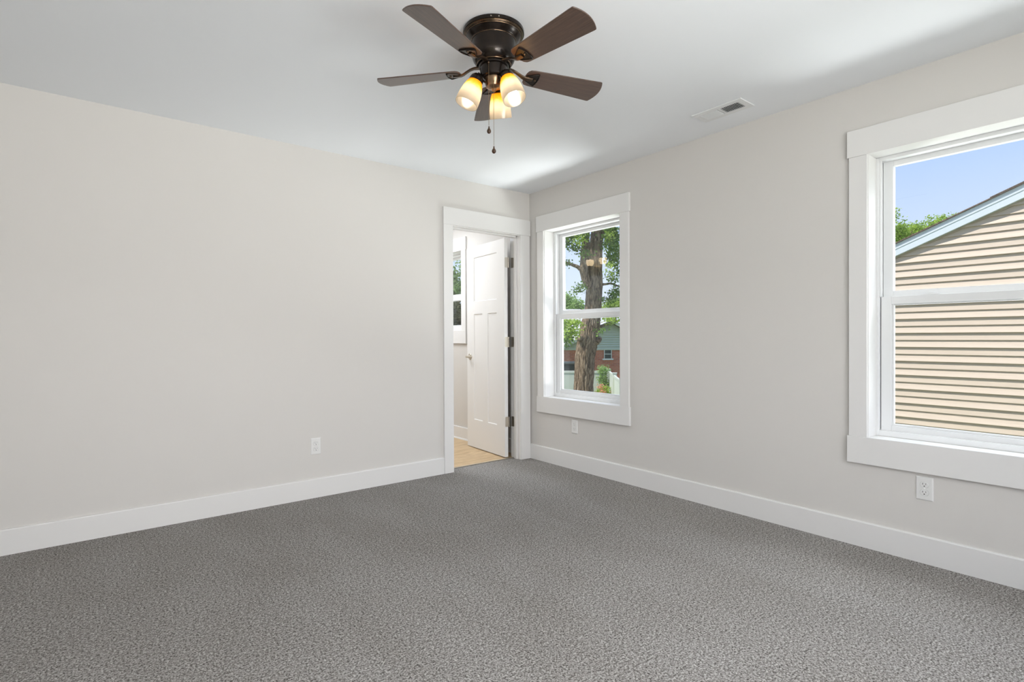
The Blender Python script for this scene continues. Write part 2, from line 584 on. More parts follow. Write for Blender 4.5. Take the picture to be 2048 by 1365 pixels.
fy = YB - 0.018
DB('side_casing', m_trim, [(2.288, 2.377, fy, YB, -0.005, 2.046)])
DB('side_casing', m_trim, [(3.095, 3.206, fy, YB, -0.005, 2.046)])
DB('head_casing', m_trim, [(2.286, 3.211, fy - 0.004, YB, 2.046, 2.188)])
DB('jamb', m_trim, [(DX0 - 0.014, DX0, YB - 0.006, YB2 + 0.004, -0.005, DZ), (DX1, DX1 + 0.014, YB - 0.006, YB2 + 0.004, -0.005, DZ),
                    (DX0 - 0.014, DX1 + 0.014, YB - 0.006, YB2 + 0.004, DZ, DZ + 0.014),
                    (DX0, DX0 + 0.011, 3.842, 3.876, -0.005, DZ), (DX1 - 0.011, DX1, 3.842, 3.876, -0.005, DZ), (DX0, DX1, 3.842, 3.876, DZ - 0.011, DZ)])
DB('bathroom_casing', m_trim, [(2.288, 2.377, YB2, YB2 + 0.018, 0.004, 2.046), (3.095, 3.184, YB2, YB2 + 0.018, 0.004, 2.046), (2.286, 3.186, YB2, YB2 + 0.020, 2.046, 2.188)])
DB('threshold', m_nickel, [(DX0, DX1, 3.897, 3.913, 0.0, 0.007)], 0.003)

# leaf: local x across the leaf from the hinge, local y through its thickness, opened a little past square
LEAF_W, LEAF_H, LT = 0.700, 2.016, 0.035
leaf_rot = math.radians(90 - 4.3)
lp = Vector((3.008, 3.925, 0.012))
ML = Matrix.Translation(lp - Vector((DX0, YB, 0))) @ Matrix.Rotation(leaf_rot, 4, 'Z')
# with this turn local +x runs into the bathroom and local +y points to -X, the side facing the room
bm = bmesh.new()
panels = [(0.135, LEAF_W - 0.135 - 0.002, 1.462, 1.903), (0.135, 0.300, 0.280, 1.338), (0.398, LEAF_W - 0.137, 0.280, 1.338)]
xs = sorted({0, LEAF_W} | {p[0] for p in panels} | {p[1] for p in panels})
zs = sorted({0, LEAF_H} | {p[2] for p in panels} | {p[3] for p in panels})
for face_y, sgn in ((0.0, 1), (-LT, -1)):
    for a, b in zip(xs, xs[1:]):
        for c_, d in zip(zs, zs[1:]):
            mx_, mz_ = (a + b) / 2, (c_ + d) / 2
            if any(p[0] < mx_ < p[1] and p[2] < mz_ < p[3] for p in panels):
                continue
            bm.faces.new([bm.verts.new(q) for q in ((a, face_y, c_), (b, face_y, c_), (b, face_y, d), (a, face_y, d))])
    for p in panels:
        g_ = 0.006
        dep = face_y - sgn * 0.008
        o4 = [(p[0], face_y, p[2]), (p[1], face_y, p[2]), (p[1], face_y, p[3]), (p[0], face_y, p[3])]
        i4 = [(p[0] + g_, dep, p[2] + g_), (p[1] - g_, dep, p[2] + g_), (p[1] - g_, dep, p[3] - g_), (p[0] + g_, dep, p[3] - g_)]
        bm.faces.new([bm.verts.new(q) for q in i4])
        for k in range(4):
            bm.faces.new([bm.verts.new(q) for q in (o4[k], o4[(k + 1) % 4], i4[(k + 1) % 4], i4[k])])
for q4 in (((0, 0, 0), (0, -LT, 0), (0, -LT, LEAF_H), (0, 0, LEAF_H)), ((LEAF_W, 0, 0), (LEAF_W, -LT, 0), (LEAF_W, -LT, LEAF_H), (LEAF_W, 0, LEAF_H)),
           ((0, 0, 0), (LEAF_W, 0, 0), (LEAF_W, -LT, 0), (0, -LT, 0)), ((0, 0, LEAF_H), (LEAF_W, 0, LEAF_H), (LEAF_W, -LT, LEAF_H), (0, -LT, LEAF_H))):
    bm.faces.new([bm.verts.new(q) for q in q4])
bmesh.ops.remove_doubles(bm, verts=bm.verts, dist=1e-5)
leaf = obj('door_leaf', bm, m_door, door)
leaf.matrix_local = ML

# hinges (butt hinges, one leaf on the door edge, one on the jamb, barrel between)
for hz in (1.805, 1.073, 0.337):
    bm = bmesh.new()
    z = hz - 0.012
    # plate on the leaf's hinge edge (x=0 face), rounded outer corners
    pts = []
    for (cx_, cz_, a0) in ((-0.010, z + 0.036, 90), (-0.010, z - 0.036, 180)):
        pass
    w_, h_, r_ = 0.031, 0.047, 0.010
    poly = [(-LT, z + h_), (-LT, z - h_)]
    poly = [(-LT, z - h_)] + [(-(LT - w_) - r_ + r_ * math.sin(a), z - h_ + r_ - r_ * math.cos(a)) for a in [k * PI / 8 for k in range(5)]] + \
           [(-(LT - w_) - r_ + r_ * math.cos(a), z + h_ - r_ + r_ * math.sin(a)) for a in [k * PI / 8 for k in range(5)]] + [(-LT, z + h_)]
    prism(bm, poly, -0.0025, 0.0005, 'X')
    for zz in (z - 0.032, z, z + 0.032):
        lathe(bm, [(0.0001, 0.0), (0.0032, 0.0), (0.0028, 0.0012), (0.0001, 0.0014)], 12,
              Matrix.Translation((-0.0025, -0.017, zz)) @ Matrix.Rotation(-PI / 2, 4, 'Y'))
    for k in range(5):
        z0_ = z - 0.047 + k * 0.0188
        lathe(bm, [(0.0001, z0_), (0.0062, z0_), (0.0062, z0_ + 0.0178), (0.0001, z0_ + 0.0178)], 16, Matrix.Translation((-0.004, -LT - 0.007, 0)))
    obj('hinge', bm, m_nickel, leaf, bevel=0.0004)
    bm = bmesh.new()
    jx = DX1 - DX0 - 0.0015
    y_a, y_b = 3.889 - YB, 3.929 - YB
    zz_ = hz
    poly = [(y_b, zz_ - h_)] + [(y_a + r_ - r_ * math.sin(a), zz_ - h_ + r_ - r_ * math.cos(a)) for a in [k * PI / 8 for k in range(5)]] + \
           [(y_a + r_ - r_ * math.cos(a), zz_ + h_ - r_ + r_ * math.sin(a)) for a in [k * PI / 8 for k in range(5)]] + [(y_b, zz_ + h_)]
    prism(bm, poly, jx, jx + 0.002, 'X')
    for dz_ in (-0.032, 0, 0.032):
        lathe(bm, [(0.0001, 0.0), (0.0032, 0.0), (0.0028, 0.001), (0.0001, 0.0012)], 12,
              Matrix.Translation((jx, y_a + 0.015 + (0.006 if dz_ == 0 else 0), zz_ + dz_)) @ Matrix.Rotation(-PI / 2, 4, 'Y'))
    obj('hinge_plate', bm, m_nickel, door, bevel=0.0003)

# lever handle with round rose on both faces of the leaf
bm = bmesh.new()
hx, hz = LEAF_W - 0.060, 0.910
for sg, y_ in ((1, 0.0), (-1, -LT)):
    R_ = Matrix.Translation((hx, y_, hz)) @ Matrix.Rotation(-sg * PI / 2, 4, 'X')
    lathe(bm, [(0.0001, 0.0), (0.032, 0.0), (0.032, 0.004), (0.029, 0.008), (0.014, 0.010), (0.0125, 0.014), (0.0115, 0.036), (0.0001, 0.038)], 32, R_)
    tube(bm, [(hx + 0.004, y_ + sg * 0.044, hz), (hx - 0.03, y_ + sg * 0.046, hz), (hx - 0.070, y_ + sg * 0.046, hz), (hx - 0.108, y_ + sg * 0.044, hz)], [0.0095, 0.0085, 0.0078, 0.0070], 14)
    tube(bm, [(hx, y_ + sg * 0.030, hz), (hx, y_ + sg * 0.050, hz)], 0.0105, 14)
obj('lever_handle', bm, m_nickel, leaf, smooth=True)
bm = bmesh.new()
box(bm, LEAF_W - 0.0005, LEAF_W + 0.002, -LT / 2 - 0.0125, -LT / 2 + 0.0125, hz - 0.028, hz + 0.028)
obj('latch_plate', bm, m_nickel, leaf, bevel=0.0004)


# ------------------------------------------------------------------ wall outlets
def make_outlet(loc, rot, label, ww=0.070, hh=0.1143):
    r = empty('wall_outlet', loc, (0, 0, rot))
    tag(r, label, 'outlet')
    # local -Y faces the room, x across, z up
    bm_ = bmesh.new()
    w2, h2 = ww / 2, hh / 2
    a = [(-w2, -h2), (w2, -h2), (w2, h2), (-w2, h2)]
    rings = []
    for inset, y_ in ((0, 0), (0, -0.0025), (0.0035, -0.0058), (0.006, -0.0062)):
        rings.append([bm_.verts.new((x - math.copysign(inset, x), y_, z - math.copysign(inset, z))) for x, z in a])
    for p, q in zip(rings, rings[1:]):
        for k in range(4):
            bm_.faces.new((p[k], p[(k + 1) % 4], q[(k + 1) % 4], q[k]))
    bm_.faces.new(rings[-1])
    obj('cover_plate', bm_, m_plastic, r)
    for s in (1, -1):
        cz = s * 0.0195
        pts = []
        R_ = 0.0172
        for k in range(40):
            t = 2 * PI * k / 40
            x, z = R_ * math.cos(t), R_ * math.sin(t)
            z = max(-0.0135, min(0.0135, z))
            pts.append((x, cz + z))
        bm_ = bmesh.new()
        prism(bm_, [(x * 1.045, cz + (z - cz) * 1.05) for x, z in pts], -0.0061, -0.0064, 'Y')
        obj('socket_gap', bm_, m_shadow_gap, r)  # grey plate paints the shadow in the gap round the receptacle
        bm_ = bmesh.new()
        prism(bm_, pts, -0.0062, -0.0078, 'Y')
        rec = obj('receptacle', bm_, m_plastic, r, bevel=0.0005)
        bm_ = bmesh.new()
        box(bm_, -0.0074, -0.0054, -0.0080, -0.0070, cz - 0.0005, cz + 0.0085)
        box(bm_, 0.0054, 0.0072, -0.0080, -0.0070, cz + 0.0005, cz + 0.0080)
        prism(bm_, [(0.0028 * math.cos(t), cz - 0.0070 + max(-0.0022, 0.0028 * math.sin(t))) for t in [2 * PI * k / 16 for k in range(16)]], -0.0080, -0.0070, 'Y')
        obj('slots', bm_, m_dark, rec)
    bm_ = bmesh.new()
    lathe(bm_, [(0.0001, 0.0080), (0.0030, 0.0078), (0.0036, 0.0066), (0.0036, 0.006)], 14, Matrix.Rotation(PI / 2, 4, 'X'))
    obj('screw', bm_, m_plastic, r)
    return r


m_shadow_gap = Mat('socket_shadow_gap').set(color=(0.33, 0.325, 0.31), rough=0.7).m
make_outlet((1.251, YB, 0.3585), 0, 'white duplex outlet low on the long wall left of the doorway')
make_outlet((XR, 3.232, 0.3605), PI / 2, 'white duplex outlet under the small window near the corner')
make_outlet((XR, 0.818, 0.3655), PI / 2, 'white duplex outlet under the large window at right')
for o in bpy.data.objects:
    if o.name.startswith('wall_outlet') and abs(o.location.x - XR) < 0.01:
        o.rotation_euler = (0, 0, -PI / 2)

# ------------------------------------------------------------------ ceiling register
vent = empty('ceiling_vent', (2.926, 1.715, H))
tag(vent, 'white rectangular air register on the ceiling near the window wall', 'vent')
VX, VY = 0.078, 0.154            # half sizes
bm = bmesh.new()
ix, iy = 0.042, 0.118            # half size of the louvre field
z0 = -0.004
for (x0, x1, y0, y1) in ((-VX, -ix, -VY, VY), (ix, VX, -VY, VY), (-ix, ix, -VY, -iy), (-ix, ix, iy, VY), (-ix, ix, -0.007, 0.007)):
    box(bm, x0, x1, y0, y1, z0 - 0.0025, z0 + 0.0035)
obj('face_frame', bm, m_vent, vent, bevel=0.001)
bm = bmesh.new()
box(bm, -ix, ix, -iy, iy, -0.0008, -0.0002)
obj('duct_opening', bm, m_ventdark, vent)
bm = bmesh.new()
for half in (-1, 1):
    nS = 10
    for k in range(nS):
        yc = half * (0.011 + (iy - 0.011) * (k + 0.5) / nS)
        ang = math.radians(48) * half
        vv_ = box(bm, -ix, ix, -0.0043, 0.0043, -0.0005, 0.0005)
        bmesh.ops.transform(bm, matrix=Matrix.Translation((0, yc, -0.0056)) @ Matrix.Rotation(-ang, 4, 'X'), verts=vv_)
obj('louvres', bm, m_vent, vent)
bm = bmesh.new()
for y_ in (-VY + 0.012, VY - 0.012):
    bm = bmesh.new()
    lathe(bm, [(0.0001, -0.0085), (0.003, -0.008), (0.004, -0.0065), (0.004, -0.006)], 14, Matrix.Translation((0, y_, 0)))
    obj('mounting_screw', bm, m_vent, vent)

# ------------------------------------------------------------------ ceiling fan
FX, FY = 1.390, 1.882
fan = empty('ceiling_fan', (FX, FY, H))
tag(fan, 'dark bronze five-blade hugger ceiling fan with three lit glass lamps', 'ceiling fan')


def Z(z):
    return z - H


bm = bmesh.new()
lathe(bm, [(0.1300, Z(2.4399)), (0.1315, Z(2.436)), (0.1318, Z(2.4245)), (0.1290, Z(2.4225)), (0.1262, Z(2.4225)), (0.1255, Z(2.4205)), (0.1235, Z(2.4200)),
           (0.1222, Z(2.4178)), (0.1198, Z(2.4172)), (0.1175, Z(2.4150)), (0.1150, Z(2.4115)), (0.1110, Z(2.407)), (0.1060, Z(2.4025)), (0.1010, Z(2.3985)),
           (0.0985, Z(2.396)), (0.0975, Z(2.3935)), (0.0955, Z(2.3915)), (0.0948, Z(2.385)), (0.0950, Z(2.36)), (0.0952, Z(2.340)), (0.0935, Z(2.326)),
           (0.0890, Z(2.313)), (0.0820, Z(2.302)), (0.0765, Z(2.2965)), (0.0745, Z(2.2955)), (0.0735, Z(2.2925)), (0.0715, Z(2.2925)), (0.070, Z(2.296)), (0.0001, Z(2.296))], 96, cap=False)
obj('motor_housing', bm, m_bronze, fan, smooth=True)
for a in (math.radians(229), math.radians(243)):
    MM = Matrix.Translation((0.1312 * math.cos(a), 0.1312 * math.sin(a), Z(2.4305))) @ Matrix.Rotation(a, 4, 'Z') @ Matrix.Rotation(PI / 2, 4, 'Y')
    bm = bmesh.new()
    lathe(bm, [(0.0001, 0.0035), (0.0020, 0.003), (0.0030, 0.0012), (0.0030, 0.0)], 12, MM)
    obj('mounting_screw', bm, m_nickel, fan, smooth=True)
# copper-coloured ridge highlights of the housing, built as thin rings
for (r_, z_, t_) in ((0.1262, 2.4222, 0.0009), (0.1236, 2.4195, 0.0008), (0.1186, 2.4162, 0.0012), (0.0974, 2.3932, 0.0008), (0.0740, 2.2938, 0.0013)):
    bm = bmesh.new()
    lathe(bm, [(r_ + t_ * math.cos(q * PI / 4), Z(z_) + t_ * math.sin(q * PI / 4)) for q in range(9)], 96, cap=False)
    obj('highlight_ring', bm, m_bronze2, fan, smooth=True)
# flywheel ring that carries the blade irons
bm = bmesh.new()
lathe(bm, [(0.0001, Z(2.297)), (0.066, Z(2.297)), (0.067, Z(2.293)), (0.066, Z(2.2835)), (0.060, Z(2.282)), (0.0001, Z(2.282))], 64)
obj('flywheel', bm, m_bronze, fan, smooth=True)
bm = bmesh.new()
lathe(bm, [(0.0001, Z(2.2835)), (0.0555, Z(2.2835)), (0.0600, Z(2.281)), (0.0605, Z(2.276)), (0.0600, Z(2.243)), (0.0592, Z(2.2375)), (0.0560, Z(2.2345)), (0.0500, Z(2.2335)), (0.0001, Z(2.2335))], 64)
obj('switch_housing', bm, m_bronze, fan, smooth=True)
bm = bmesh.new()
lathe(bm, [(0.0001, Z(2.234)), (0.0430, Z(2.234)), (0.0435, Z(2.229)), (0.0400, Z(2.220)), (0.0370, Z(2.211)), (0.0350, Z(2.203)), (0.0335, Z(2.199)), (0.0260, Z(2.197)), (0.0220, Z(2.194)),
           (0.0120, Z(2.192)), (0.0085, Z(2.187)), (0.0065, Z(2.181)), (0.0001, Z(2.178))], 48)
obj('light_hub', bm, m_bronze2, fan, smooth=True)

BZ, BPITCH, BPH = 2.272, -0.209, math.radians(-158.25)


def blade_outline(n=14):
    pts = []
    r_root, r_tip = 0.148, 0.531
    wr, wt = 0.050, 0.0685
    # root end (rounded corners), tip end a shallow arc with small corner radii
    root = [(r_root + 0.030, -wr), (r_root + 0.014, -wr * 0.93), (r_root + 0.004, -wr * 0.72), (r_root, -wr * 0.40), (r_root, wr * 0.40), (r_root + 0.004, wr * 0.72), (r_root + 0.014, wr * 0.93), (r_root + 0.030, wr)]
    top = [(r_root + 0.030 + (0.505 - r_root - 0.030) * k / 6, wr + (wt - wr) * k / 6) for k in range(1, 7)]
    tip = [(0.5115, wt * 0.985)]
    for k in range(n + 1):
        t = 1 - 2 * k / n
        tip.append((0.5135 + 0.0185 * (1 - t * t), wt * 0.955 * t))
    tip.append((0.5115, -wt * 0.985))
    bot = [(x, -y) for x, y in reversed(top)]
    return root + top + tip + bot


def make_blade(k):
    a = BPH + k * 2 * PI / 5
    bm_ = bmesh.new()
    prism(bm_, blade_outline(), -0.0025, 0.0025, 'Z')
    b = obj('blade', bm_, m_blade, fan, bevel=0.0012)
    b.matrix_local = Matrix.Translation((0, 0, Z(BZ))) @ Matrix.Rotation(a, 4, 'Z') @ Matrix.Rotation(BPITCH, 4, 'X')
    # iron: shield-shaped pad under the blade root with a raised rim, then a curved arm to the flywheel
    bm_ = bmesh.new()

    def shield(s, off=0.0):
        cx_ = 0.178
        base = [(-0.030, -0.010), (-0.022, -0.018), (0.000, -0.0305), (0.020, -0.0400), (0.0275, -0.0395), (0.0325, -0.022), (0.0345, 0.0),
                (0.0325, 0.022), (0.0275, 0.0395), (0.020, 0.0400), (0.000, 0.0305), (-0.022, 0.018), (-0.030, 0.010)]
        return [(cx_ + x * s + off, y * s) for x, y in base]
    out, mid, inn = shield(1.0), shield(0.93), shield(0.86)
    zt, zb, zi = -0.0026, -0.0095, -0.0065
    loops = []
    for pl, z_ in ((out, zt), (out, zb + 0.002), (mid, zb), (inn, zb + 0.0005), (inn, zi)):
        loops.append([bm_.verts.new((x, y, z_)) for x, y in pl])
    n_ = len(out)
    for p, q in zip(loops, loops[1:]):
        for i in range(n_):
            bm_.faces.new((p[i], p[(i + 1) % n_], q[(i + 1) % n_], q[i]))
    bm_.faces.new(loops[-1])
    bm_.faces.new(loops[0])
    iron = obj('blade_iron', bm_, m_bronze, b, bevel=0.0006)
    # centre web and arm
    bm_ = bmesh.new()
    path = [(0.183, 0.011, -0.0085), (0.165, 0.012, -0.0090), (0.150, 0.0125, -0.0085), (0.136, 0.0115, -0.004), (0.122, 0.010, 0.004), (0.106, 0.009, 0.012), (0.090, 0.0095, 0.0165), (0.074, 0.012, 0.017), (0.060, 0.015, 0.016)]
    prev = None
    first = None
    Rp = Matrix.Rotation(-BPITCH, 4, 'X')
    for i, (x, hw, z_) in enumerate(path):
        tmix = max(0.0, min(1.0, (0.150 - x) / 0.07))
        th = 0.0035
        ring = []
        for (yy, zz) in ((-hw, th * 0.2), (-hw * 0.7, -th), (hw * 0.7, -th), (hw, th * 0.2), (hw * 0.8, th), (-hw * 0.8, th)):
            p = Vector((x, yy, z_ + zz))
            p2 = Rp @ p
            ring.append(bm_.verts.new(p.lerp(p2, tmix)))
        if prev:
            for q in range(6):
                bm_.faces.new((prev[q], prev[(q + 1) % 6], ring[(q + 1) % 6], ring[q]))
        else:
            first = ring
        prev = ring
    bm_.faces.new(first)
    bm_.faces.new(prev)
    lathe(bm_, [(0.0001, -0.0125), (0.004, -0.012), (0.0055, -0.0095), (0.0055, -0.006)], 14, Matrix.Translation((0.196, 0, 0.001)))
    obj('blade_arm', bm_, m_bronze_mid, b, smooth=True)
    return b


for k in range(5):
    make_blade(k)

# glass shade: amber at the fitter end, milky below
mm = Mat('amber_scavo_glass')
mm.n.remove(mm.b)
tc = mm.node('ShaderNodeTexCoord')
sp = mm.node('ShaderNodeSeparateXYZ')
mm.l.new(tc.outputs['Object'], sp.inputs[0])
nz = mm.noise(tc.outputs['Object'], 28, 4, 0.6, 1.2)
h = mm.math('ADD', sp.outputs['Z'], mm.math('MULTIPLY', mm.math('SUBTRACT', nz, 0.5), 0.03))
colr = mm.ramp(mm.math('MULTIPLY', h, 8.5), [(0.10, (0.64, 0.33, 0.03)), (0.26, (0.62, 0.40, 0.09)), (0.42, (0.60, 0.53, 0.40)), (0.60, (0.58, 0.54, 0.475)), (1.0, (0.56, 0.515, 0.45))])
ts = mm.node('ShaderNodeBsdfTranslucent')
df = mm.node('ShaderNodeBsdfDiffuse')
gs = mm.node('ShaderNodeBsdfGlossy')
gs.inputs['Roughness'].default_value = 0.12
for q in (ts, df):
    mm.l.new(colr, q.inputs[0])
m1 = mm.node('ShaderNodeMixShader')
m1.inputs[0].default_value = 0.26
mm.l.new(ts.outputs[0], m1.inputs[1])
mm.l.new(df.outputs[0], m1.inputs[2])
m2 = mm.node('ShaderNodeMixShader')
m2.inputs[0].default_value = 0.06
mm.l.new(m1.outputs[0], m2.inputs[1])
mm.l.new(gs.outputs[0], m2.inputs[2])
trn = mm.node('ShaderNodeBsdfTransparent')
mm.l.new(colr, trn.inputs[0])
m3 = mm.node('ShaderNodeMixShader')
m3.inputs[0].default_value = 0.08
mm.l.new(m2.outputs[0], m3.inputs[1])
mm.l.new(trn.outputs[0], m3.inputs[2])
mm.l.new(m3.outputs[0], mm.out.inputs[0])
m_shade = mm.m

mm = Mat('lit_bulb')
mm.b.inputs['Base Color'].default_value = (1, 1, 1, 1)
mm.b.inputs['Emission Color'].default_value = (1.0, 0.86, 0.66, 1)
mm.b.inputs['Emission Strength'].default_value = 22.0
m_bulb = mm.m

for k in range(3):
    a = 2.768 + k * 2 * PI / 3
    dn = Vector((0.078 * math.cos(a), 0.078 * math.sin(a), Z(2.219)))
    dr = Vector((0.122 * math.cos(a), 0.122 * math.sin(a), Z(2.112)))
    ax = (dr - dn).normalized()
    Q = Vector((0, 0, 1)).rotation_difference(ax).to_matrix().to_4x4()
    MT = Matrix.Translation(dn) @ Q
    bm = bmesh.new()
    # arm from the hub, then the cup that holds the glass
    tip_ = dn - ax * 0.024
    ca, sa = math.cos(a), math.sin(a)
    tube(bm, [(0.030 * ca, 0.030 * sa, Z(2.216)), (0.045 * ca, 0.045 * sa, Z(2.226)), (0.058 * ca, 0.058 * sa, Z(2.236)), tip_ + Vector((0, 0, 0.004)), tip_ + ax * 0.006], [0.008, 0.0085, 0.009, 0.010, 0.011], 14)
    arm = obj('lamp_arm', bm, m_bronze, fan, smooth=True)
    bm = bmesh.new()
    lathe(bm, [(0.0001, -0.026), (0.012, -0.0255), (0.020, -0.022), (0.0270, -0.014), (0.0300, -0.004), (0.0305, 0.006), (0.0312, 0.010), (0.0285, 0.010), (0.0275, -0.002), (0.0001, -0.010)], 40)
    hold = obj('lamp_holder', bm, m_bronze, fan, smooth=True)
    hold.matrix_local = MT
    bm = bmesh.new()
    prof = [(0.0225, 0.000), (0.0270, 0.004), (0.0310, 0.011), (0.0365, 0.024), (0.0415, 0.040), (0.0455, 0.058), (0.0480, 0.076), (0.0492, 0.094), (0.0495, 0.108), (0.0492, 0.1155),
            (0.0475, 0.1160), (0.0470, 0.108), (0.0467, 0.094), (0.0455, 0.076), (0.0430, 0.058), (0.0390, 0.040), (0.0340, 0.024), (0.0285, 0.011), (0.0225, 0.006)]
    lathe(bm, prof, 56, cap=False)
    sh = obj('lamp_shade', bm, m_shade, fan, smooth=True)
    sh.matrix_local = MT
    bm = bmesh.new()
    lathe(bm, [(0.0001, 0.010), (0.011, 0.012), (0.012, 0.026), (0.017, 0.040), (0.0225, 0.054), (0.0240, 0.064), (0.0225, 0.074), (0.0170, 0.083), (0.0090, 0.088), (0.0001, 0.0895)], 24)
    bulb = obj('bulb', bm, m_bulb, sh, smooth=True)

# pull chains: beads on a thread, wooden drop at the end
tocam = Vector((-FX, -FY, 0)).normalized()
lat = Vector((math.cos(YAW), -math.sin(YAW), 0))
m_wooddrop = Mat('dark_wood_drop').set(color=(0.045, 0.022, 0.011), rough=0.35, spec=0.4).m
m_chain = Mat('antique_chain').set(color=(0.34, 0.25, 0.16), rough=0.3, metal=1.0).m
for (off, fwd, zt, zb) in ((-0.0215, 0.060, 2.277, 1.985), (-0.001, 0.040, 2.208, 1.908)):
    p = lat * off + tocam * fwd
    bm = bmesh.new()
    z_ = zt
    while z_ > zb + 0.026:
        bmesh.ops.create_icosphere(bm, subdivisions=1, radius=0.00155, matrix=Matrix.Translation((0, 0, z_ - zb)))
        z_ -= 0.0042
    tube(bm, [(0, 0, zt - zb), (0, 0, 0.022)], 0.00045, 6)
    # ring / ferrule where the chain leaves the housing
    tube(bm, [tuple(-tocam * 0.012 + Vector((0, 0, zt - zb + 0.003))), (0, 0, zt - zb + 0.001)], 0.0016, 8)
    bmesh.ops.create_icosphere(bm, subdivisions=2, radius=0.0032, matrix=Matrix.Translation((0, 0, zt - zb)))
    ch = obj('pull_chain', bm, m_chain, fan, smooth=True)
    ch.location = (p.x, p.y, Z(zb))
    bm = bmesh.new()
    lathe(bm, [(0.0001, 0.0), (0.004, 0.0010), (0.0075, 0.0045), (0.0090, 0.0095), (0.0082, 0.0145), (0.0055, 0.0200), (0.0030, 0.0240), (0.0026, 0.0265), (0.0035, 0.0275), (0.0030, 0.0300), (0.0001, 0.0310)], 24,
          Matrix.Translation((0, 0, -0.009)))
    obj('pull_drop', bm, m_wooddrop, ch, smooth=True)

# ------------------------------------------------------------------ vanity light in the bathroom, mirrored by the small window's pane
van = empty('vanity_light', (1.5, 4.70, 2.0))
tag(van, 'lit bathroom vanity light, seen as warm globes mirrored in the small window', 'wall lamp')
bm = bmesh.new()
box(bm, 0, 0.022, -0.34, 0.34, -0.055, 0.055)
obj('backplate', bm, m_nickel, van, bevel=0.004)
mm = Mat('lit_globe')
mm.b.inputs['Emission Color'].default_value = (1.0, 0.74, 0.42, 1)
mm.b.inputs['Emission Strength'].default_value = 9.0
m_globe = mm.m
for y_ in (-0.23, 0.0, 0.23):
    bm = bmesh.new()
    tube(bm, [(0.02, y_, 0), (0.07, y_, 0), (0.095, y_, 0.018), (0.10, y_, 0.035)], 0.008, 12)
    lathe(bm, [(0.0001, 0.03), (0.024, 0.03), (0.026, 0.05), (0.0001, 0.05)], 24, Matrix.Translation((0.10, y_, 0)))
    a_ = obj('lamp_arm', bm, m_nickel, van, smooth=True)
    bm = bmesh.new()
    lathe(bm, [(0.024, 0.048), (0.040, 0.060), (0.052, 0.085), (0.054, 0.110), (0.048, 0.128), (0.0001, 0.130)], 28, Matrix.Translation((0.10, y_, 0)))
    obj('lamp_globe', bm, m_globe, van, smooth=True)

# ================================================================== outdoors
rnd = random.Random(7)


def yard(px, py, D):
    """a point of the yard from its bearing and its distance D (m) along the viewing axis"""
    d = fw * 1076.9 + rt * (px - 1024) - up * (py - 682.5)
    return Vector((0, 0, CAM_H)) + d * (D / 1076.9)


def ydepth(p):
    return p[0] * math.sin(YAW) + p[1] * math.cos(YAW)


def ground_z(x, y):
    return -0.62 - 0.048 * max(0.0, ydepth((x, y)))


m = Mat('lawn').set(rough=0.95, spec=0.1)
v = m.coord()
m.col(m.ramp(m.noise(v, 3.0, 4), [(0.35, (0.07, 0.12, 0.03)), (0.6, (0.16, 0.23, 0.07)), (0.75, (0.25, 0.27, 0.12))]))
m.bump(m.noise(v, 60, 3), 0.8, 0.02)
bm = bmesh.new()
NG = 24
vg = [[None] * (NG + 1) for _ in range(NG + 1)]
for i in range(NG + 1):
    for j in range(NG + 1):
        x, y = -30 + 100 * i / NG, -30 + 100 * j / NG
        vg[i][j] = bm.verts.new((x, y, ground_z(x, y)))
for i in range(NG):
    for j in range(NG):
        bm.faces.new((vg[i][j], vg[i + 1][j], vg[i + 1][j + 1], vg[i][j + 1]))
obj('ground', bm, m.m, kind='structure')

# ------------------------------------------------------------------ neighbour's house: tan lap siding under a white rake
m = Mat('tan_vinyl_siding').set(rough=0.5, spec=0.3)
v = m.coord((1, 0.6, 30))
m.col(m.ramp(m.noise(v, 2.0, 3, 0.6), [(0.3, (0.50, 0.40, 0.31)), (0.7, (0.55, 0.445, 0.35))]))
m_siding = m.m
m_rake = Mat('white_rake_trim').set(color=(0.58, 0.62, 0.645), rough=0.45, spec=0.4).m
m_jch = Mat('tan_channel').set(color=(0.38, 0.30, 0.22), rough=0.5).m
m = Mat('brown_shingle').set(rough=0.9, spec=0.1)
m.col(m.ramp(m.noise(m.coord(), 25, 3), [(0.3, (0.10, 0.07, 0.055)), (0.7, (0.20, 0.15, 0.12))]))
m_shingle = m.m
NX = 9.35                                   # wall plane
FXX = NX - 0.085                             # fascia plane


def onx(px, py, X):
    d = fw * 1076.9 + rt * (px - 1024) - up * (py - 682.5)
    return Vector((0, 0, CAM_H)) + d * (X / d.x)


ra, rb = onx(1787, 489, FXX), onx(2048, 366, FXX)
slope = (rb.z - ra.z) / (rb.y - ra.y)       # rises towards -Y


def rake(y, off=0.0):
    return ra.z + slope * (y - ra.y) + off


nh = empty('neighbour_house', (NX, 0, -1.0))
tag(nh, 'neighbouring house gable with tan lap siding and white rake board', 'house')
YEAVE = ra.y + 1.6                          # low end of the gable (hidden behind the window casing)
YRIDGE = YEAVE - 5.2                        # ridge


def nobj(name_, bm_, mat, par=None, bevel=0.0):
    bmesh.ops.translate(bm_, vec=(-NX, 0, 1.0), verts=bm_.verts)
    return obj(name_, bm_, mat, par or nh, bevel=bevel)


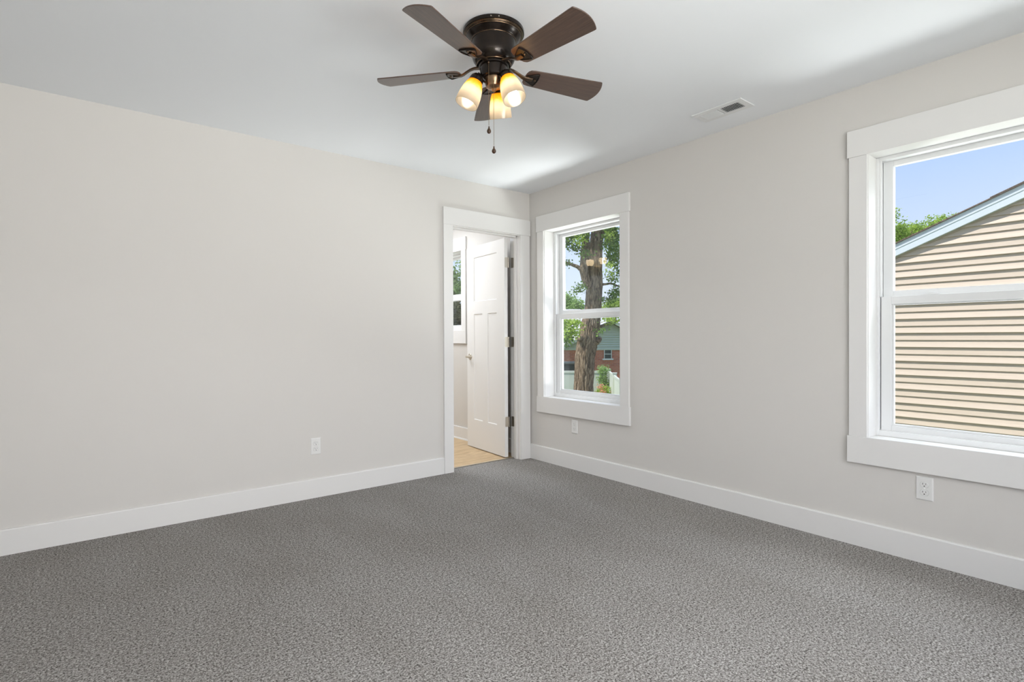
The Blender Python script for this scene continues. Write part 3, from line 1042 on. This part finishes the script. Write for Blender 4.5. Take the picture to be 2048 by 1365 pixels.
bm = bmesh.new()
lapz = -1.08
prof = []
k = 0
LAP = 0.1016
while lapz + k * LAP < 4.6:
    z_ = lapz + k * LAP
    deep = 0.034 if k % 2 == 0 else 0.024
    prof += [(NX - deep, z_ + 0.0), (NX - deep + 0.001, z_ + 0.006), (NX - deep * 0.55, z_ + 0.045), (NX - 0.0015, z_ + LAP - 0.001)]
    k += 1
prev = None
for x, z_ in prof:
    a = bm.verts.new((x, YEAVE - 0.35, z_))
    b = bm.verts.new((x, YRIDGE - 5.0, z_))
    if prev:
        bm.faces.new((prev[0], prev[1], b, a))
    prev = (a, b)
# trim to the two roof slopes
nrm = Vector((0, -slope, 1)).normalized()
bmesh.ops.bisect_plane(bm, geom=bm.verts[:] + bm.edges[:] + bm.faces[:], plane_co=(NX, ra.y, rake(ra.y) - 0.19), plane_no=nrm, clear_outer=True)
zr = rake(YRIDGE)
bmesh.ops.bisect_plane(bm, geom=bm.verts[:] + bm.edges[:] + bm.faces[:], plane_co=(NX, YRIDGE, zr - 0.19), plane_no=Vector((0, slope, 1)).normalized(), clear_outer=True)
nobj('siding', bm, m_siding)
bm = bmesh.new()
prism(bm, [(YEAVE - 0.35, -1.1), (YRIDGE - 5.0, -1.1), (YRIDGE - 5.0, rake(YRIDGE) + slope * 5.0 - 0.2), (YRIDGE, zr - 0.2), (YEAVE - 0.35, rake(YEAVE - 0.35) - 0.2)], NX + 0.002, NX + 8, 'X')
nobj('wall_body', bm, m_siding)
for nm_, o0, o1, x0, x1, mt in (('upper_rake_board', -0.012, -0.090, FXX - 0.007, NX + 0.05, m_rake), ('lower_rake_board', -0.086, -0.185, FXX, NX + 0.02, m_rake),
                                ('siding_channel', -0.180, -0.212, NX - 0.024, NX + 0.0, m_jch)):
    bm = bmesh.new()
    ya, yb = YEAVE + 0.1, YRIDGE
    yc = YRIDGE - 5.0
    zc = rake(YRIDGE) + slope * 5.0
    prism(bm, [(ya, rake(ya, o0)), (yb, rake(yb, o0)), (yc, zc + o0), (yc, zc + o1), (yb, rake(yb, o1)), (ya, rake(ya, o1))], x0, x1, 'X')
    nobj(nm_, bm, mt, bevel=0.003)
bm = bmesh.new()
prism(bm, [(YEAVE + 0.16, rake(YEAVE + 0.16, 0.004)), (YRIDGE, rake(YRIDGE, 0.004)), (YRIDGE - 5.0, zc + 0.004), (YRIDGE - 5.0, zc - 0.012), (YRIDGE, rake(YRIDGE, -0.012)), (YEAVE + 0.16, rake(YEAVE + 0.16, -0.012))], FXX - 0.035, NX + 8, 'X')
ys = onx(1981, 397, FXX).y
prism(bm, [(ys, rake(ys, 0.003)), (YRIDGE, rake(YRIDGE, 0.003)), (YRIDGE, rake(YRIDGE, 0.014)), (ys, rake(ys, 0.014))], FXX - 0.040, NX + 8, 'X')
nobj('shingle_roof', bm, m_shingle)


# ------------------------------------------------------------------ foliage helper
def leaf_mat(name, c1, c2, c3):
    mm_ = Mat(name)
    mm_.n.remove(mm_.b)
    v_ = mm_.coord()
    c_ = mm_.ramp(mm_.noise(v_, 7, 3, 0.7), [(0.35, c1), (0.5, c2), (0.66, c3)])
    a = mm_.node('ShaderNodeBsdfDiffuse')
    b = mm_.node('ShaderNodeBsdfTranslucent')
    mm_.l.new(c_, a.inputs[0])
    mm_.l.new(c_, b.inputs[0])
    x = mm_.node('ShaderNodeMixShader')
    x.inputs[0].default_value = 0.42
    mm_.l.new(a.outputs[0], x.inputs[1])
    mm_.l.new(b.outputs[0], x.inputs[2])
    mm_.l.new(x.outputs[0], mm_.out.inputs[0])
    return mm_.m


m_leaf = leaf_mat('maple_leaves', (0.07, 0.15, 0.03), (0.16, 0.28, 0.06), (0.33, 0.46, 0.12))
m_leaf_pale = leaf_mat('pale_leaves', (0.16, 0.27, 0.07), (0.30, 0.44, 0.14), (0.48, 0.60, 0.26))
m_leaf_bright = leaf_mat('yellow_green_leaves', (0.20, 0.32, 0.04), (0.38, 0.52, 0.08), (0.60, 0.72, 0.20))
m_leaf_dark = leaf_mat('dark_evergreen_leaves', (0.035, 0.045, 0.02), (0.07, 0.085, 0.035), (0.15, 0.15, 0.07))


def foliage(name, blobs, size, mat, parent):
    """blobs: (centre, (rx, ry, rz), count). Folded leaf blades scattered in the blobs, each in small sprays."""
    V, F = [], []
    base = parent.location
    for c, r, n in blobs:
        c = Vector(c) - base
        spray = max(1, n // 9)
        for _ in range(spray):
            while True:
                q = Vector((rnd.uniform(-1, 1), rnd.uniform(-1, 1), rnd.uniform(-1, 1)))
                if 0.15 < q.length < 1:
                    break
            q = q * (0.55 + 0.45 * rnd.random())
            p = c + Vector((q.x * r[0], q.y * r[1], q.z * r[2]))
            for _ in range(9):
                pp = p + Vector((rnd.gauss(0, 1), rnd.gauss(0, 1), rnd.gauss(0, 0.7))) * size * 1.15
                a = Vector((rnd.gauss(0, 1), rnd.gauss(0, 1), rnd.gauss(0, 0.6))).normalized()
                b = a.cross(Vector((rnd.gauss(0, 1), rnd.gauss(0, 1), rnd.gauss(0, 1)))).normalized()
                nn = a.cross(b)
                L = size * rnd.uniform(0.6, 1.15)
                w = L * 0.42
                i = len(V)
                V += [pp - a * L * 0.5, pp + b * w + nn * w * 0.3, pp + a * L * 0.5, pp - b * w + nn * w * 0.3]
                F += [(i, i + 1, i + 2), (i, i + 2, i + 3)]
    me = bpy.data.meshes.new(name)
    me.from_pydata([tuple(q) for q in V], [], F)
    me.materials.append(mat)
    o = bpy.data.objects.new(name, me)
    COL.objects.link(o)
    o.parent = parent
    return o


def bark_mat(name, a, b, c, sc=1.0):
    m_ = Mat(name).set(rough=0.95, spec=0.1)
    v_ = m_.coord((20 * sc, 20 * sc, 3.0 * sc))
    n_ = m_.noise(v_, 1.6, 5, 0.65, 0.8)
    m_.col(m_.ramp(n_, [(0.36, a), (0.50, b), (0.64, c)]))
    m_.bump(n_, 1.0, 0.03)
    return m_.m


m_bark = bark_mat('furrowed_bark', (0.035, 0.024, 0.016), (0.20, 0.140, 0.092), (0.46, 0.35, 0.25))


def limb(name, pts, parent, mat, n=28, rough=0.07):
    """pts: (centre, radius) chain, skinned with furrows running along the limb"""
    bm_ = bmesh.new()
    base = parent.location
    P = []
    for (a, ra_), (b, rb_) in zip(pts, pts[1:]):
        for s_ in range(5):
            t = s_ / 5
            P.append((Vector(a).lerp(Vector(b), t) - base, ra_ + (rb_ - ra_) * t))
    P.append((Vector(pts[-1][0]) - base, pts[-1][1]))
    ph = [rnd.uniform(0, 6.28) for _ in range(6)]
    rings = []
    for i, (p, r) in enumerate(P):
        t = (P[min(i + 1, len(P) - 1)][0] - P[max(i - 1, 0)][0]).normalized()
        rr = Vector((0, 1, 0)) if abs(t.z) > 0.7 else Vector((0, 0, 1))
        a = t.cross(rr).normalized()
        b = t.cross(a).normalized()
        ring = []
        for k_ in range(n):
            th = 2 * PI * k_ / n
            f_ = 1 + rough * (0.6 * math.sin(3 * th + ph[0] + i * 0.12) + 0.5 * math.sin(7 * th + ph[1] - i * 0.2) + 0.7 * (k_ % 2 - 0.5)) + rnd.uniform(-0.02, 0.02)
            ring.append(bm_.verts.new(p + (a * math.cos(th) + b * math.sin(th)) * r * f_))
        rings.append(ring)
    for A, B_ in zip(rings, rings[1:]):
        for k_ in range(n):
            bm_.faces.new((A[k_], A[(k_ + 1) % n], B_[(k_ + 1) % n], B_[k_]))
    bm_.faces.new(rings[0])
    bm_.faces.new(rings[-1])
    return obj(name, bm_, mat, parent)


# ------------------------------------------------------------------ the big maple outside the small window
TD = 13.0
px2m = TD / 1076.9
tb = yard(1166, 800, TD)
maple = empty('maple_tree', (tb.x, tb.y, ground_z(tb.x, tb.y)))
tag(maple, 'thick old furrowed tree trunk standing right outside the small window', 'tree')
gx, gy = tb.x, tb.y
trunk_px = [(790, 1147, 1187), (765, 1148, 1187), (745, 1149, 1189), (715, 1150, 1189.5), (695, 1153, 1194), (680, 1155, 1197), (665, 1158, 1198), (650, 1161, 1200), (638, 1165, 1200.5),
            (620, 1169, 1203), (590, 1172, 1205), (570, 1174, 1206), (550, 1174, 1205), (520, 1177, 1204.5), (500, 1178, 1205), (480, 1180, 1206), (460, 1183, 1211), (430, 1186, 1213), (380, 1190, 1214), (300, 1196, 1212)]
chain = [((gx - 0.02, gy, maple.location.z - 0.1), 0.33), ((gx, gy, maple.location.z + 0.25), 0.265)]
chain += [(yard((a + b) / 2, y, TD), (b - a) / 2 * px2m * 0.97) for y, a, b in trunk_px]
limb('trunk', chain, maple, m_bark, 56, 0.05)
limb('left_stem', [(yard(1181, 578, TD), 0.08), (yard(1174, 560, TD), 0.12), (yard(1169, 542, TD), 0.115), (yard(1168.5, 520, TD), 0.10), (yard(1170, 495, TD), 0.095), (yard(1172, 470, TD), 0.085), (yard(1171, 430, TD), 0.06)], maple, m_bark, 24)
limb('bough', [(yard(1170, 552, TD), 0.075), (yard(1162, 540, TD), 0.055), (yard(1155, 534, TD), 0.045), (yard(1142, 529, TD), 0.035), (yard(1128, 524, TD), 0.028), (yard(1100, 512, TD), 0.02)], maple, m_bark, 12)
limb('bough', [(yard(1181, 498, TD), 0.06), (yard(1174, 484, TD), 0.05), (yard(1167, 470, TD), 0.045), (yard(1156, 440, TD), 0.03)], maple, m_bark, 12)
limb('bough', [(yard(1200, 570, TD), 0.04), (yard(1210, 569, TD), 0.028), (yard(1222, 567, TD), 0.024), (yard(1230, 570, TD), 0.02), (yard(1250, 578, TD), 0.015)], maple, m_bark, 10)
limb('bough', [(yard(1195, 656, TD), 0.05), (yard(1208, 651, TD), 0.035), (yard(1225, 645, TD), 0.03), (yard(1245, 640, TD), 0.025)], maple, m_bark, 10)
limb('burl', [(yard(1186, 690, TD - 0.1), 0.05), (yard(1193, 683, TD - 0.1), 0.10), (yard(1199, 678, TD - 0.1), 0.07), (yard(1202, 675, TD - 0.1), 0.03)], maple, m_bark, 16)
limb('burl', [(yard(1166, 682, TD - 0.15), 0.05), (yard(1159, 677, TD - 0.2), 0.085), (yard(1156, 674, TD - 0.22), 0.04)], maple, m_bark, 16)
limb('burl', [(yard(1181, 576, TD - 0.18), 0.035), (yard(1179, 575.5, TD - 0.30), 0.03), (yard(1178.5, 575, TD - 0.34), 0.018)], maple, m_bark, 14)


def blob(px, py, D, rx, rz, n):
    """rx, rz in image pixels at distance D, depth radius as wide as rx"""
    s_ = D / 1076.9
    return (yard(px, py, D), (rx * s_, rx * s_, rz * s_), n)


foliage('foliage', [
    blob(1140, 462, 12.6, 22, 22, 520), blob(1160, 440, 12.8, 26, 26, 500), blob(1136, 488, 12.5, 12, 12, 150), blob(1152, 494, 12.6, 11, 12, 170), blob(1172, 506, 12.4, 8, 9, 130),
    blob(1163, 470, 12.4, 14, 12, 200), blob(1131, 527, 12.8, 8, 6, 90), blob(1120, 520, 12.8, 10, 8, 100), blob(1160, 575, 12.6, 9, 7, 110), blob(1152, 582, 12.6, 5, 4, 40),
    blob(1222, 462, 12.6, 18, 20, 420), blob(1215, 430, 12.6, 25, 24, 400), blob(1216, 492, 12.7, 12, 16, 230), blob(1230, 500, 12.4, 13, 26, 380), blob(1238, 540, 12.6, 9, 20, 150),
    blob(1226, 556, 12.8, 12, 11, 150), blob(1232, 585, 12.7, 11, 12, 170), blob(1216, 600, 12.8, 12, 7, 130),
    blob(1132, 682, 12.0, 11, 9, 200), blob(1201, 664, 12.2, 4, 4, 40),
    blob(1180, 410, 12.0, 40, 26, 500), blob(1100, 470, 12.6, 28, 30, 300), blob(1265, 480, 12.6, 25, 50, 400),
    blob(1224, 475, 12.9, 18, 26, 700), blob(1228, 520, 12.9, 13, 18, 380), blob(1230, 590, 13.2, 12, 12, 220), blob(1138, 470, 12.9, 16, 14, 350)], 0.062, m_leaf, maple)
foliage('sunlit_foliage', [blob(1136, 648, 12.2, 14, 11, 380), blob(1143, 666, 12.1, 13, 11, 330), blob(1152, 645, 12.6, 10, 6, 150), blob(1134, 676, 12.1, 9, 7, 150), blob(1222, 640, 12.6, 20, 7, 230),  # brighter leaf colour puts the sun on these leaves
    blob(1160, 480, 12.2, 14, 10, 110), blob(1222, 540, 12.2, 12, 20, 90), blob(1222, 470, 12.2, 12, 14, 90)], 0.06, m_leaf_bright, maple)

# ------------------------------------------------------------------ trees further off
def far_tree(name, label, px, top, D, blobs, size, mat, trunk_r=0.14):
    p = yard(px, 700, D)
    g_ = ground_z(p.x, p.y)
    r = empty(name, (p.x, p.y, g_))
    tag(r, label, 'tree')
    tz = yard(px, top, D).z
    limb('trunk', [((p.x, p.y, g_ - 0.1), trunk_r * 1.2), ((p.x + 0.1, p.y, (g_ + tz) / 2), trunk_r), ((p.x, p.y + 0.1, tz - 0.6), trunk_r * 0.4)], r, m_bark, 12)
    foliage('foliage', blobs, size, mat, r)
    return r


far_tree('background_tree', 'pale green bushy tree far behind the trunk, left side of small window', 1142, 590, 45,
         [blob(1136, 608, 45, 22, 20, 1500), blob(1152, 614, 44, 18, 14, 900), blob(1120, 600, 46, 22, 22, 700)], 0.19, m_leaf_pale)
far_tree('background_tree', 'bright yellow-green tree behind the trunk, right side of small window', 1232, 600, 44,
         [blob(1222, 614, 44, 16, 13, 900), blob(1245, 606, 44, 18, 18, 800), blob(1262, 590, 45, 20, 24, 600), blob(1196, 620, 47, 16, 10, 500)], 0.18, m_leaf_bright)
far_tree('background_tree', 'light green treetops above the low end of the neighbouring roof', 1830, 430, 21,
         [blob(1795, 470, 21, 30, 30, 2200), blob(1832, 470, 21.5, 28, 28, 2000), blob(1872, 462, 22, 34, 34, 2600), blob(1912, 452, 22.5, 30, 28, 1700), blob(1788, 430, 20.5, 8, 14, 120), blob(1945, 450, 23, 30, 28, 1200), blob(1830, 530, 22, 60, 50, 1500)],
         0.085, m_leaf_bright)
far_tree('background_tree', 'leafy green tree in the upper pane of the bathroom window', 912, 500, 15,
         [blob(912, 578, 15, 30, 16, 1000), blob(900, 545, 15, 22, 24, 330), blob(930, 535, 15, 14, 26, 200), blob(915, 505, 15, 24, 16, 120)], 0.09, m_leaf_pale)
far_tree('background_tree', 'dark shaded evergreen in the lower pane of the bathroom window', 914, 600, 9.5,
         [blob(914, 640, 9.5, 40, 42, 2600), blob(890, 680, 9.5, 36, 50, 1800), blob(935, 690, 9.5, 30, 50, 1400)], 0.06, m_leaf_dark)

# ------------------------------------------------------------------ white vinyl fence
m = Mat('white_vinyl_fence').set(rough=0.45, spec=0.3)
m.col(m.ramp(m.noise(m.coord(), 2.5, 3), [(0.3, (0.56, 0.58, 0.48)), (0.7, (0.64, 0.65, 0.56))]))
m_fence = m.m


def fence_run(label, P0, P1, ztop, zbot, posts=True):
    d = (P1 - P0)
    d.z = 0
    L = d.length
    r = empty('vinyl_fence', (P0.x, P0.y, zbot), (0, 0, math.atan2(d.y, d.x)))
    tag(r, label, 'fence')
    h_ = ztop - zbot
    bm_ = bmesh.new()
    nb = int(L / 0.15)
    w_ = L / nb
    for k_ in range(nb):
        a = k_ * w_
        prism(bm_, [(a, -0.008), (a + 0.006, -0.012), (a + w_ - 0.006, -0.012), (a + w_, -0.008), (a + w_, 0.008), (a, 0.008)], 0.10, h_ - 0.09, 'Z')
    obj('board_panel', bm_, m_fence, r)
    for nm_, za, zb_ in (('top_rail', h_ - 0.10, h_ - 0.02), ('bottom_rail', 0.05, 0.16)):
        bm_ = bmesh.new()
        box(bm_, 0, L, -0.024, 0.024, za, zb_)
        obj(nm_, bm_, m_fence, r, bevel=0.004)
    n_ = max(1, round(L / 2.4))
    for k_ in range(n_ + 1):
        bm_ = bmesh.new()
        x_ = L * k_ / n_
        if not posts and k_ == 0:
            bm_.free()
            continue
        box(bm_, x_ - 0.06, x_ + 0.06, -0.06, 0.06, -0.1, h_ + 0.03)
        po_ = obj('fence_post', bm_, m_fence, r, bevel=0.004)
        bm_ = bmesh.new()
        vv__ = box(bm_, x_ - 0.07, x_ + 0.07, -0.07, 0.07, h_ + 0.03, h_ + 0.05)
        top = bm_.verts.new((x_, 0, h_ + 0.09))
        obj('post_cap', bm_, m_fence, po_, bevel=0.004)
    return r


c0 = yard(1217, 741, 18.0)
zt_ = c0.z
l0 = yard(1040, 741, 18.3)
gz_ = ground_z(c0.x, c0.y)
fence_run('white board fence across the back of the yard, behind the tree trunk', c0.copy(), l0, zt_, gz_)
r1 = yard(1238, 752, 14.3)
dr_ = (r1 - c0)
fence_run('white board fence running nearer at the right of the small window', c0 + dr_.normalized() * 0.14, c0 + dr_ * 2.4, zt_ + 0.02, gz_ + 0.02, posts=False)

# ------------------------------------------------------------------ brick house beyond the fence
m = Mat('red_brick').set(rough=0.9, spec=0.1)
brk = m.node('ShaderNodeTexBrick')
brk.inputs['Scale'].default_value = 1.0
brk.inputs['Brick Width'].default_value = 0.21
brk.inputs['Row Height'].default_value = 0.072
brk.inputs['Mortar Size'].default_value = 0.006
brk.inputs['Color1'].default_value = (0.56, 0.18, 0.095, 1)
brk.inputs['Color2'].default_value = (0.44, 0.125, 0.07, 1)
brk.inputs['Mortar'].default_value = (0.42, 0.30, 0.24, 1)
sw_ = m.node('ShaderNodeMapping')
sw_.inputs['Rotation'].default_value = (PI / 2, 0, 0)
tc_ = m.node('ShaderNodeTexCoord')
m.l.new(tc_.outputs['Object'], sw_.inputs[0])
m.l.new(sw_.outputs[0], brk.inputs['Vector'])
m.col(brk.outputs['Color'])
m_brick = m.m
m_gable = Mat('pale_green_clapboard').set(color=(0.52, 0.55, 0.43), rough=0.6).m
m_frame = Mat('cream_window_frame').set(color=(0.72, 0.70, 0.62), rough=0.5).m
m_darkglass = Mat('dark_house_glass').set(color=(0.05, 0.07, 0.06), rough=0.1, spec=0.6).m
m = Mat('pale_roof_shingles').set(rough=0.9, spec=0.1)
m.col(m.ramp(m.noise(m.coord(), 18, 3), [(0.3, (0.40, 0.38, 0.36)), (0.7, (0.56, 0.54, 0.51))]))
m_roof = m.m
HD = 26.0
ph_ = yard(1221, 698.5, HD)
gz = ground_z(ph_.x, ph_.y)
bh = empty('brick_house', (ph_.x, ph_.y, gz), (0, 0, -YAW))     # local x across, local -y towards the viewer
tag(bh, 'low red brick house with pale clapboard gable beyond the fence', 'house')
s26 = HD / 1076.9
he = ph_.z - gz                                   # eave height
pk = he + 51.5 * s26                              # gable peak
xl, xr_ = (1126 - 1221) * s26, (1316 - 1221) * s26
bm = bmesh.new()
box(bm, xl, xr_, 0, 7, -0.2, he)
obj('brick_wall', bm, m_brick, bh)
bm = bmesh.new()
nl = 11
for k_ in range(nl):
    z0_, z1_ = he + (pk - he) * k_ / nl, he + (pk - he) * (k_ + 1) / nl
    f0, f1 = 1 - k_ / nl, 1 - (k_ + 1) / nl
    vs_ = [bm.verts.new(q) for q in ((xl * f0, -0.05, z0_), (xr_ * f0, -0.05, z0_), (xr_ * f1, -0.005, z1_), (xl * f1, -0.005, z1_))]
    bm.faces.new(vs_)
    vs2 = [bm.verts.new(q) for q in ((xl * f0, -0.005, z0_), (xr_ * f0, -0.005, z0_), (xr_ * f0, -0.05, z0_), (xl * f0, -0.05, z0_))]
    bm.faces.new(vs2)
obj('clapboard_gable', bm, m_gable, bh)
bm = bmesh.new()
sl = (pk - he) / -xl
for sg, xe in ((-1, xl - 0.35), (1, xr_ + 0.35)):
    ze = pk - sl * abs(xe)
    prism(bm, [(0, pk + 0.02), (xe, ze + 0.02), (xe, ze + 0.14), (0, pk + 0.15)], -0.40, -0.30, 'Y')
obj('rake_board', bm, m_gable, bh, bevel=0.01)
bm = bmesh.new()
for sg, xe in ((-1, xl - 0.4), (1, xr_ + 0.4)):
    ze = pk - sl * abs(xe)
    prism(bm, [(0, pk + 0.13), (xe, ze + 0.12), (xe, ze + 0.18), (0, pk + 0.19)], -0.42, 7.2, 'Y')
obj('gable_roof', bm, m_roof, bh)
bm = bmesh.new()
box(bm, xl, xr_, -0.06, 0.0, he - 0.05, he + 0.03)
obj('eave_trim', bm, m_gable, bh)
# long main roof rising behind the gable on the left
bm = bmesh.new()
xa, xb_ = (1040 - 1221) * s26, (1190 - 1221) * s26
q4 = [(xa, 1.5, he + 0.25), (xb_, 1.5, he + 0.25), (xb_, 5.5, he + 2.1), (xa, 5.5, he + 2.1)]
lo = [bm.verts.new(q) for q in q4]
hi = [bm.verts.new((x, y + 0.05, z + 0.12)) for x, y, z in q4]
bm.faces.new(lo)
bm.faces.new(hi)
for k_ in range(4):
    bm.faces.new((lo[k_], lo[(k_ + 1) % 4], hi[(k_ + 1) % 4], hi[k_]))
obj('main_roof', bm, m_roof, bh)
wx0, wx1, wz0, wz1 = (1209 - 1221) * s26, (1222 - 1221) * s26, he - 19 * s26, he - 1 * s26
bm = bmesh.new()
for b6 in ((wx0 - 0.03, wx0, -0.05, 0.02, wz0 - 0.06, wz1 + 0.05), (wx1, wx1 + 0.03, -0.05, 0.02, wz0 - 0.06, wz1 + 0.05), (wx0, wx1, -0.05, 0.02, wz1, wz1 + 0.05), (wx0 - 0.1, wx1 + 0.1, -0.07, 0.02, wz0 - 0.07, wz0), (wx0, wx1, -0.03, 0.0, (wz0 + wz1) / 2 - 0.015, (wz0 + wz1) / 2 + 0.015)):
    box(bm, *b6)
hw_ = obj('house_window', bm, m_frame, bh)
bm = bmesh.new()
box(bm, wx0, wx1, -0.02, -0.005, wz0, wz1)
obj('pane', bm, m_darkglass, hw_)
# bin standing against the far side of the fence
pb = yard(1140, 743, 20.5)
bn = empty('garbage_bin', (pb.x, pb.y, ground_z(pb.x, pb.y)), (0, 0, -YAW))
tag(bn, 'dark upright bin behind the fence, left of the tree trunk', 'bin')
m_bin = Mat('dark_bin_plastic').set(color=(0.025, 0.035, 0.028), rough=0.85).m
hb = yard(1140, 723, 20.5).z - bn.location.z
bm = bmesh.new()
lo = [bm.verts.new(q) for q in ((-0.22, -0.24, 0), (0.22, -0.24, 0), (0.22, 0.24, 0), (-0.22, 0.24, 0))]
hi = [bm.verts.new(q) for q in ((-0.29, -0.33, hb - 0.10), (0.29, -0.33, hb - 0.10), (0.29, 0.33, hb - 0.10), (-0.29, 0.33, hb - 0.10))]
bm.faces.new(lo)
bm.faces.new(hi)
for k_ in range(4):
    bm.faces.new((lo[k_], lo[(k_ + 1) % 4], hi[(k_ + 1) % 4], hi[k_]))
obj('bin_body', bm, m_bin, bn, bevel=0.03)
bm = bmesh.new()
prism(bm, [(-0.36, hb - 0.10), (0.33, hb - 0.10), (0.33, hb - 0.05), (0.0, hb), (-0.33, hb - 0.04)], -0.31, 0.31, 'X')
obj('bin_lid', bm, m_bin, bn, bevel=0.01)

# ------------------------------------------------------------------ vine on the fence corner and flowering bush in front
pv = yard(1208, 790, 17.5)
vine = empty('climbing_vine', (pv.x, pv.y, gz_))
tag(vine, 'leafy vine climbing the white fence corner post', 'vine')
limb('stem', [((pv.x, pv.y, gz_), 0.02), (yard(1209, 770, 17.7), 0.018), (yard(1212, 750, 17.75), 0.015), (yard(1210, 738, 17.7), 0.008)], vine, m_bark, 8)
foliage('foliage', [blob(1207, 740, 17.6, 11, 6, 420), blob(1206, 757, 17.6, 8, 13, 520), blob(1213, 768, 17.6, 7, 10, 260)], 0.055, m_leaf_pale, vine)
pq = yard(1212, 800, 16.8)
bush = empty('flowering_bush', (pq.x, pq.y, ground_z(pq.x, pq.y)))
tag(bush, 'round green bush with orange-pink flowers at the fence corner', 'bush')
foliage('foliage', [blob(1207, 786, 16.9, 13, 16, 2000), blob(1196, 796, 16.9, 11, 12, 900)], 0.055, m_leaf_bright, bush)
m_flower = leaf_mat('coral_petals', (0.60, 0.16, 0.10), (0.75, 0.30, 0.18), (0.85, 0.50, 0.38))
foliage('blossoms', [blob(1203, 775, 16.6, 9, 6, 90), blob(1199, 790, 16.45, 9, 7, 90), blob(1209, 788, 16.4, 7, 8, 40)], 0.045, m_flower, bush)['kind'] = 'stuff'
